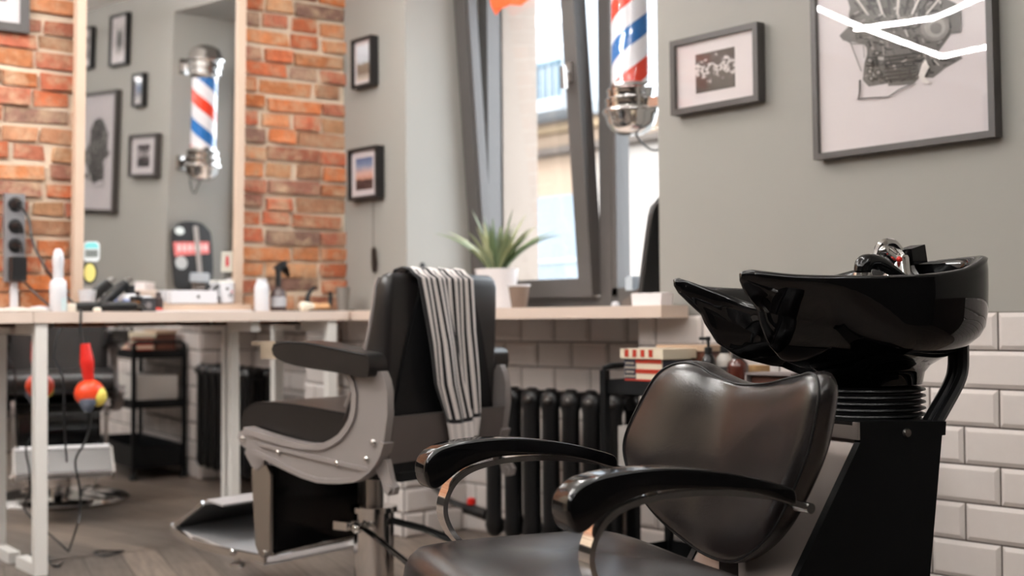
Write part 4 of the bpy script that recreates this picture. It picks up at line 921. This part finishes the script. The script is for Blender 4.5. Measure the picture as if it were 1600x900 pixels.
# ================================================================== BENCH THINGS
def bench_things():
    def bp(px, off, py=478): 
        p = hB(px, py, off); q = p - B0; return B(q.dot(BT), off, ZT)
    # white spray bottle
    t = thing('spray_bottle', 'white spray bottle with a pale teal label left of the mirror', 'bottle', bp(91, .24), BANG)
    m = MB(); m.lathe([(.027, 0), (.030, .004), (.030, .10), (.026, .112), (.015, .12)], 24); bd = m.build('bottle_body', WHITE, t)
    m = MB(); m.prism([(.029 * 1.03 * math.cos(R(a)), .029 * 1.03 * math.sin(R(a))) for a in range(-85, -10, 8)] + [(.02 * math.cos(R(-12)), .02 * math.sin(R(-12))), (.02 * math.cos(R(-85)), .02 * math.sin(R(-85)))], .004, .05, XY); m.build('label', mat('label_teal', (190, 222, 222), .5), bd)
    m = MB(); m.lathe([(.018, .118), (.018, .165), (.020, .17), (.020, .19), (.016, .215), (.010, .226), (0, .228)], 18); m.box((-.004, -.035, .196), (.004, -.012, .206), bev=.002); m.build('spray_cap', WHITE, t)
    # towel heap, lids
    t0 = bp(22, .22); m = MB(); rs = random.Random(3)
    g = []
    for j in range(9):
        g.append([V((-.11 + .22 * i / 12, -.07 + .13 * j / 8, (.002 + .016 * max(0, math.sin(math.pi * i / 12)) ** .5 * max(0, math.sin(math.pi * j / 8)) ** .5 * (.7 + .3 * math.sin(i * 1.7 + j))))) for i in range(13)])
    m.loft(g, close=False, caps=False); o = m.build('folded_cloth', mat('cream_cloth', (196, 186, 176), .9, 0, .03, 20, .3, 100), None, t0, BANG); md = o.modifiers.new('t', 'SOLIDIFY'); md.thickness = .002; md.offset = 1
    tag(o, 'crumpled cream cloth at the far left end of the bench', 'cloth')
    m = MB(); m.lathe([(.034, 0), (.036, .008), (.030, .02), (0, .024)], 20); tag(m.build('lid', WHITE, None, bp(62, .14)), 'white round lid between the cream cloth and the spray bottle', 'lid')
    m = MB(); m.lathe([(.026, 0), (.028, .006), (.028, .026), (.024, .03), (0, .031)], 20); tag(m.build('jar_lid', mat('cream_plastic', (232, 222, 206), .4), None, bp(110, .22)), 'small cream jar just right of the white spray bottle', 'jar')
    m = MB(); m.lathe([(.028, 0), (.034, .05), (.032, .05), (.026, .006), (0, .006)], 20); tag(m.build('white_cup', WHITE, None, bp(136, .10) + V((0, 0, .0325))), 'small white cup at the lower left corner of the mirror', 'cup')
    # heap of clippers and jars
    def clipper(px, off, rot, lab, gold=False, pitch=0):
        t = thing('hair_clipper', lab, 'hair clipper', bp(px, off) + V((0, 0, .019 + pitch)), BANG + rot, 'hair clippers on the bench'); m = MB()
        m.loft([[V((x, y, z)) for y, z in [(p[0] * s, p[1] * s2) for p in rrect(.05, .038, .015, 4)]] for x, s, s2 in ((-.075, .55, .6), (-.07, .75, .8), (-.03, .95, .95), (.03, 1, 1), (.06, .95, .8))]); m.build('clipper_body', BLACK, t)
        m = MB(); m.prism([(-.022, -.006), (.022, -.006), (.022, .006), (-.022, .006)], .06, .085, lambda y, z, x: V((x, y, z)), bev=.002); m.build('blade', mat('brass', (190, 150, 90), .3, 1) if gold else STEEL, t); return t
    clipper(146, .222, .12, 'black hair clipper with a brass blade, left end of the heap on the bench', True)
    c_ = clipper(178, .162, .05, 'black hair clipper propped up at a slant in the heap on the bench', pitch=.050); c_.rotation_euler.y = R(-42)
    clipper(187, .262, -.12, 'black hair clipper at the front of the heap beside the brown jar')
    t = thing('product_jar', 'brown amber jar with a black lid in front of the mirror', 'jar', bp(213, .215)); m = MB(); m.lathe([(.026, 0), (.028, .004), (.028, .035), (.022, .042)], 20); m.build('jar_body', mat('jar_brown', (92, 62, 36), .2, coat=.3), t); m = MB(); m.lathe([(.024, .042), (.024, .058), (0, .059)], 20); m.build('jar_lid', BLACK, t)
    t = thing('tonic_bottle', 'small blue and white bottle with a black cap behind the propped clipper', 'bottle', bp(203, .17), BANG)
    m = MB(); m.lathe([(.026, 0), (.028, .004), (.028, .055), (.018, .068)], 20); bd = m.build('bottle_body', WHITE, t); m = MB(); m.lathe([(.0285, .012), (.0285, .048)], 20, caps=False); m.build('label', mat('label_blue', (150, 164, 206), .5), bd); m = MB(); m.lathe([(.019, .068), (.019, .098), (0, .1)], 18); m.build('cap', BLACK, t)
    m = MB(); m.box((-.028, -.022, 0), (.028, .022, .052), bev=.004); t = thing('black_box', 'small black box right of the brown amber jar', 'box', bp(229, .23), BANG); m.build('box_body', mat('box_black', (48, 46, 48), .5), t); m = MB(); m.lathe([(.012, -.0005), (.012, .0005)], 14, Matrix.Translation((0, -.0222, .024)) @ Matrix.Rotation(R(90), 4, 'X')); m.build('label', mat('label_grey', (110, 104, 104), .5), t)
    m = MB(); m.lathe([(.030, 0), (.034, .02), (.034, .05), (.030, .06), (0, .062)], 20); tag(m.build('powder_tub', WHITE, None, bp(224, .168)), 'white tub half hidden behind the small black box', 'tub')
    m = MB(); m.lathe([(.012, 0), (.016, .006), (.012, .014), (0, .016)], 14); tag(m.build('cotton_bud_lid', mat('cream_plastic', (0, 0, 0)), None, bp(152, .275)), 'tiny pale lid at the front edge of the bench below the brass clipper', 'lid')
    m = MB(); m.prism([(-.09, 0), (.09, 0), (.09, .012), (.04, .016), (-.06, .016), (-.09, .012)], -.012, .012, XZ, bev=.003); o = m.build('clipper_guard', mat('red_coral', (206, 76, 60), .4), None, bp(240, .20), BANG); o.scale = (.35, 1, 1); tag(o, 'red plastic clipper guard between the black box and the white case', 'clipper guard')
    m = MB(); m.lathe([(.016, 0), (.018, .05), (.012, .056), (.010, .075), (0, .076)], 14); tag(m.build('oil_bottle', mat('oil_bottle_dark', (60, 50, 48), .3), None, bp(248, .17)), 'small dark oil bottle left of the white case', 'bottle')
    t = thing('white_case', 'long white case lying at the foot of the mirror', 'case', bp(300, .105) + V((0, 0, .0325)), BANG); m = MB(); m.box((-.095, -.026, 0), (.095, .026, .050), bev=.006); m.build('case_body', WHITE, t); m = MB(); m.cyl((.015, -.0262, .026), (.015, -.0278, .026), .006, seg=12); m.build('button', BLACK, t)
    t = thing('printed_mug', 'white mug with a dark and pink print in the right corner of the mirror', 'mug', bp(354, .10) + V((0, 0, .0325)), BANG); m = MB(); m.lathe([(.027, 0), (.031, .004), (.031, .082), (.029, .082), (.028, .01), (0, .01)], 24); mb = m.build('mug_body', WHITE, t)
    m = MB(); m.tube([(-.029, 0, .068), (-.05, 0, .062), (-.052, 0, .03), (-.029, 0, .018)], .005, 8, sm=3); m.build('handle', BLACK, mb)
    for cx, cz, r, c in ((.004, .03, .010, DARKF), (.010, .046, .006, mat('print_pink', (206, 120, 130), .5)), (-.010, .058, .006, DARKF)):
        m = MB(); pts = [(cx + r * math.cos(k * .5), cz + r * math.sin(k * .5)) for k in range(12)]; m.face([V((x, -math.sqrt(.0313 ** 2 - x * x), z)) for x, z in pts], c); m.build('mug_print', None, mb, smooth=False)
    m = MB(); m.box((-.022, -.02, .0825), (.022, .02, .092), bev=.003); o = m.build('soap_bar', mat('soap_white', (236, 234, 226), .5), None, bp(354, .10) + V((0, 0, .0325)), BANG); tag(o, 'white flat bar resting on top of the printed mug', 'soap')
    t = thing('talc_bottle', 'plain white talc bottle on the bench right of the mirror', 'bottle', bp(409, .18), BANG); m = MB(); m.lathe([(.027, 0), (.030, .005), (.030, .092), (.026, .108), (.020, .116)], 24); m.build('bottle_body', WHITE, t); m = MB(); m.lathe([(.021, .116), (.0205, .13), (0, .132)], 20); m.build('cap', WHITE, t)
    t = thing('trigger_sprayer', 'dark spray bottle with a long black trigger head against the bricks', 'bottle', bp(435, .16), BANG)
    m = MB(); m.lathe([(.028, 0), (.032, .005), (.032, .07), (.024, .09), (.012, .1)], 24); bd = m.build('bottle_body', mat('smoky_glass', (70, 56, 54), .12, coat=.4), t)
    m = MB(); m.lathe([(.0325, .018), (.0325, .058)], 24, caps=False); m.build('label', mat('label_silver', (176, 176, 180), .4), bd)
    m = MB(); m.lathe([(.012, .1), (.012, .175)], 12); m.prism([(-.022, .172), (-.012, .185), (.02, .205), (.034, .205), (.034, .18), (.022, .176), (.03, .165), (.046, .14), (.050, .142), (.038, .17), (.04, .18), (.012, .17), (-.012, .17)], -.010, .010, XZ, bev=.002); m.build('trigger_head', BLACK, t)
    t = thing('shaving_brush', 'shaving brush with pale bristles and a wooden handle lying on the bench', 'brush', bp(490, .25) + V((0, 0, .019)), BANG)
    m = MB(); Mx = Matrix.Rotation(R(-90), 4, 'Y'); m.lathe([(.010, .0), (.018, .03), (.020, .055), (.012, .062), (0, .063)], 18, Mx); m.build('bristles', mat('bristle_white', (236, 226, 206), .9, 0, .1, 60, .6, 200), t)
    Mx = Matrix.Rotation(R(90), 4, 'Y'); m = MB(); m.lathe([(.010, 0), (.014, .004), (.012, .02), (.009, .026), (.012, .034), (.012, .068), (.009, .072), (0, .0725)], 18, Mx); m.build('brush_handle', WOODL, t)
    t = thing('headset', 'black horn shaped hair dryer holder behind the shaving brush', 'holder', bp(500, .12), BANG)
    m = MB(); m.lathe([(.045, 0), (.045, .012), (.03, .03), (.012, .034)], 20); m.build('holder_base', BLACK, t)
    m = MB(); m.tube([(-.02, 0, .015), (-.055, 0, .03), (-.058, 0, .06), (-.04, 0, .09), (-.024, 0, .102)], [.012, .012, .010, .008, .006], 10, sm=4); m.build('horn', BLACK, t)
    m = MB(); m.tube([(.02, 0, .015), (.045, 0, .025), (.050, 0, .055), (.048, 0, .082)], [.012, .011, .009, .007], 10, sm=4); m.build('horn', BLACK, t); t.name = 'dryer_holder'
    m = MB(); m.box((-.16, -.02, 0), (.16, .012, .006), bev=.002); tag(m.build('comb_mat', mat('olive_mat', (70, 64, 52), .7), None, bp(500, .06), BANG), 'thin dark mat along the brick wall at the corner end of the bench', 'mat')
    m = MB(); m.box((-.19, -.03, 0), (.19, .03, .003), bev=.001); tag(m.build('paper_sheet', mat('paper_blue_white', (226, 230, 236), .7), None, bp(318, .255), BANG), 'white paper sheet along the front of the bench below the mirror', 'paper')
    # stickers stuck on the mirror glass
    Mw, W, n, P0 = MIR
    def onm(px, py):
        p = hit(px, py, P0, n); return Mw.inverted() @ p
    def stk(poly_px, parts, nm, lab, cat):
        t = thing(nm, lab, cat); t.matrix_world = Mw.copy()
        for k, (pp, c, pn) in enumerate(parts):
            m = MB(); q = [onm(*p) for p in pp]; q = [(v.x, v.z) for v in q]; m.prism(q, -.0005 * (k + 1), -.0005 * k - .00002, XZ); m.build(pn, mat('stk_' + pn + str(c[0]), c, .45), t, smooth=False)
    el = lambda cx, cy, a, b, n=20: [(cx + a * math.cos(2 * math.pi * k / n), cy + b * math.sin(2 * math.pi * k / n)) for k in range(n)]
    sq = lambda x0, y0, x1, y1, r: [((x0 + x1) / 2 + x, (y0 + y1) / 2 + y) for x, y in rrect(x1 - x0, y1 - y0, r)]
    stk(None, [(sq(130, 377, 156, 409, 7), (222, 226, 226), 'sticker_base'), ([(132, 388), (133, 382), (138, 379), (149, 379), (153, 383), (154, 388)], (130, 214, 214), 'teal_band'), (sq(133, 390, 153, 402, 2), (150, 154, 150), 'grey_field')] + [([(x, 392), (x + 2, 392), (x + 2, 400), (x, 400)], (96, 100, 98), 'lettering') for x in (136, 140, 144, 148)], 'sticker', 'rounded white sticker with a teal top band on the mirror glass', 'sticker')
    stk(None, [(el(140, 426, 12, 18), (44, 42, 38), 'sticker_base'), (el(140, 426, 9.3, 14.5), (232, 216, 128), 'yellow_oval')], 'sticker', 'yellow oval sticker with a black border on the mirror glass', 'sticker')
    stk(None, [([(346, 393), (364, 393), (363, 425), (345, 425)], (196, 190, 176), 'card_base'), ([(353, 400), (357, 400), (358, 414), (354, 418), (352, 412)], (186, 62, 66), 'red_mark')], 'card', 'grey card with a red figure tucked in the right edge of the mirror', 'card')
    # power strip on the bricks
    p = hB(21, 370, .02); tt = (p - B0).dot(BT)
    t = thing('power_strip', 'grey wall socket strip with black plugs on the bricks at the far left', 'power strip', B(tt, .011, 1.038), BANG)
    m = MB(); m.box((-.036, -.03, 0), (.036, 0, .325), bev=.005); m.build('strip_body', mat('socket_grey', (120, 118, 120), .5), t)
    for z in (.285, .205, .135, .06):
        m = MB(); m.lathe([(.025, 0), (.027, .003), (.020, .004), (.019, .001), (0, .001)], 20, Matrix.Translation((0, -.030, z)) @ Matrix.Rotation(R(90), 4, 'X')); m.build('socket', BLACK, t)
    def plug(z, lab, big=False, kind=0):
        q = thing('plug', lab, 'plug', B(tt, .045, 1.038 + z), BANG, 'plugs in the socket strip'); m = MB()
        if big: m.box((-.026, -.05, -.05), (.026, 0, .035), bev=.006)
        else:
            m.lathe([(.021, 0), (.021, .012), (.013, .03), (.009, .045)], 16, Matrix.Rotation(R(90), 4, 'X'))
            if kind: m.tube([(0, -.04, 0), (.004, -.055, -.01), (.008, -.055, -.03)], .007, 8)
        m.build('plug_body', BLACK, q); return q
    top = plug(.285, 'round black plug in the top socket of the wall strip'); plug(.205, 'black plug in the second socket of the wall strip', kind=1); plug(.135, 'black plug in the third socket of the wall strip', kind=1); plug(.055, 'square black charger in the lowest socket of the wall strip', True)
    m = MB(); m.box((-.012, -.022, 0), (.012, 0, .1095), bev=.003); tag(m.build('cable_duct', WHITE, None, B(tt, .012, ZT + .001), BANG), 'short white cable duct between the socket strip and the bench', 'cable duct')
    # cords
    def cord(pts, r, par=None, lab=None, sm=6):
        m = MB(); inv = par.matrix_basis.inverted() if par else Matrix()
        m.tube([inv @ V(p) for p in pts], r, 6, sm=sm); o = m.build('cord' if par else 'cable', BLACK, par)
        return o if par else tag(o, lab, 'cable', 'black cables')
    cord([B(tt, .085, 1.32), B(tt + .03, .10, 1.27), hB(52, 380, .13), hB(75, 425, .17), hB(100, 458, .15), hB(118, 477, .18)], .0045, top)
    p1, p2 = hB(122, 474, .27), hB(126, 480, .305)
    p1.z = ZT + .006; p2.z = ZT + .004
    # hanging red dryer
    p = hB(139, 640, .31); t = thing('hair_dryer', 'red hand dryer with a round orange, yellow and grey head hanging below the bench', 'hair dryer', V((p.x, p.y, 0)), BANG)
    zc = lambda y: hB(139, y, .31).z
    a = hB(133, 537, .31); bq = hB(139, 597, .31); L = lambda q: V(((q - p).dot(BT), -(q - p).dot(BN), q.z))
    m = MB(); m.tube([L(a), L(a) * .5 + L(bq) * .5, L(bq) + V((0, 0, -.01))], [.017, .026, .016], 14, sm=4); m.build('handle', RED, t)
    c = L(hB(140, 614, .31)); m = MB(); m.sph(c, .055, 20, sc=(1, .8, .92)); hd = m.build('head', ORANGE, t)
    m = MB(); m.sph(c + V((.025, -.012, -.012)), .038, 16, sc=(.85, .92, 1)); m.build('yellow_side', YELLOW, hd)
    m = MB(); m.lathe([(.012, 0), (.030, .03), (.028, .045), (.0, .05)], 16, Matrix.Translation(c + V((-.016, -.026, -.066)))); m.build('nozzle', SLATE, hd)
    f1, f2 = hB(84, 872, .33), hB(120, 830, .33)
    def lo(x, y, off=.31): return hB(x, y, off)
    def fl(x, y): return hit(x, y, (0, 0, .006), u0)
    cord([B(tt + .03, .05, 1.04), B(tt + .06, .10, .99), B(tt + .11, .15, ZT + .012), B(tt + .16, .20, ZT + .006), p1, p2, hB(126, 495, .312), hB(126, 520, .312), hB(130, 540, .31)], .0042, t)
    cord([lo(139, 632), lo(141, 660), lo(133, 690), lo(118, 720), lo(124, 760), lo(125, 800), lo(118, 830)] + [fl(104, 868), fl(92, 884), fl(80, 880), fl(76, 866), fl(90, 850), fl(112, 842)], .0042, t, sm=5)
    cord([fl(122, 846), fl(160, 868), fl(220, 852), fl(270, 845), fl(330, 850)], .004, None, 'black cable lying flat across the wooden floor under the bench')
    cord([lo(95, 512), lo(88, 530), lo(84, 560), lo(98, 590), lo(100, 640), lo(102, 690), lo(104, 722)], .0038, None, 'thin black cable hanging just right of the front leg of the leftmost leg frame', 5)
bench_things()

# ================================================================== LIGHT
def lamp(pts, lab, loc=(0, 0, 0), e=100):
    LED = mat('led_tube_%d' % e, (255, 253, 251), .4, emit=e)
    t = thing('tube_light', lab, 'lamp', loc, 0, 'zigzag tube lights'); 
    for a, b in zip(pts, pts[1:]):
        if a is None or b is None: continue
        m = MB(); m.cyl(a, b, .0072, seg=10); m.build('light_tube', LED, t)
    m = MB(); z = pts[0][2]
    for p in (pts[0], pts[-1]): m.cyl((p[0], p[1], z + .012), (p[0], p[1], CEIL), .003, seg=6)
    m.build('hanger', STEEL, t)
Z = 2.41
lamp([(1.0, -1.75, Z), (.79, -2.68, Z), (.60, -3.85, Z), (1.25, -3.75, Z), None, (.80, -2.70, Z - .03), (1.2, -2.80, Z - .03), (2.0, -2.35, Z - .03)], 'zigzag light tube hanging along the brick wall', e=195)
lamp([(.70, -.45, Z), (1.45, -.80, Z), (1.0, -1.25, Z)], 'unseen zigzag light tube added near the window corner', e=130)  # added to brighten the left walls and window corner
lamp([(2.4, -.95, Z), (3.6, -1.5, Z), (3.2, -2.9, Z), (4.4, -3.6, Z)], 'unseen zigzag light tube added over the wash basin', e=68)  # extra tube out of view, put in for overall lighting
lamp([(4.6, -.9, Z), (5.6, -1.9, Z), (5.0, -3.2, Z), (5.9, -4.4, Z)], 'unseen zigzag light tube added over the right part of the room', e=62)  # another unseen tube added as general room light
lamp([(1.6, -4.6, Z), (2.8, -4.0, Z), (3.6, -5.3, Z), (4.9, -4.9, Z)], 'unseen zigzag light tube added at the back of the room', e=105)  # added behind the view to raise the overall light

W = bpy.data.worlds.new('daylight'); S.world = W; W.use_nodes = True
bg = W.node_tree.nodes['Background']; bg.inputs['Color'].default_value = (.86, .93, 1, 1); bg.inputs['Strength'].default_value = 6.6
sd = bpy.data.lights.new('sun', 'SUN'); sd.energy = .6; sd.angle = R(20); so = bpy.data.objects.new('sun', sd); COL.objects.link(so); so.rotation_euler = (R(38), 0, R(25))

S.view_settings.view_transform = 'Standard'; S.view_settings.look = 'None'; S.view_settings.gamma = 1; S.view_settings.use_curve_mapping = False
S.view_settings.exposure = 0.5
S.cycles.max_bounces = 10; S.cycles.glossy_bounces = 6; S.cycles.transparent_max_bounces = 12
S.cycles.sample_clamp_indirect = 6
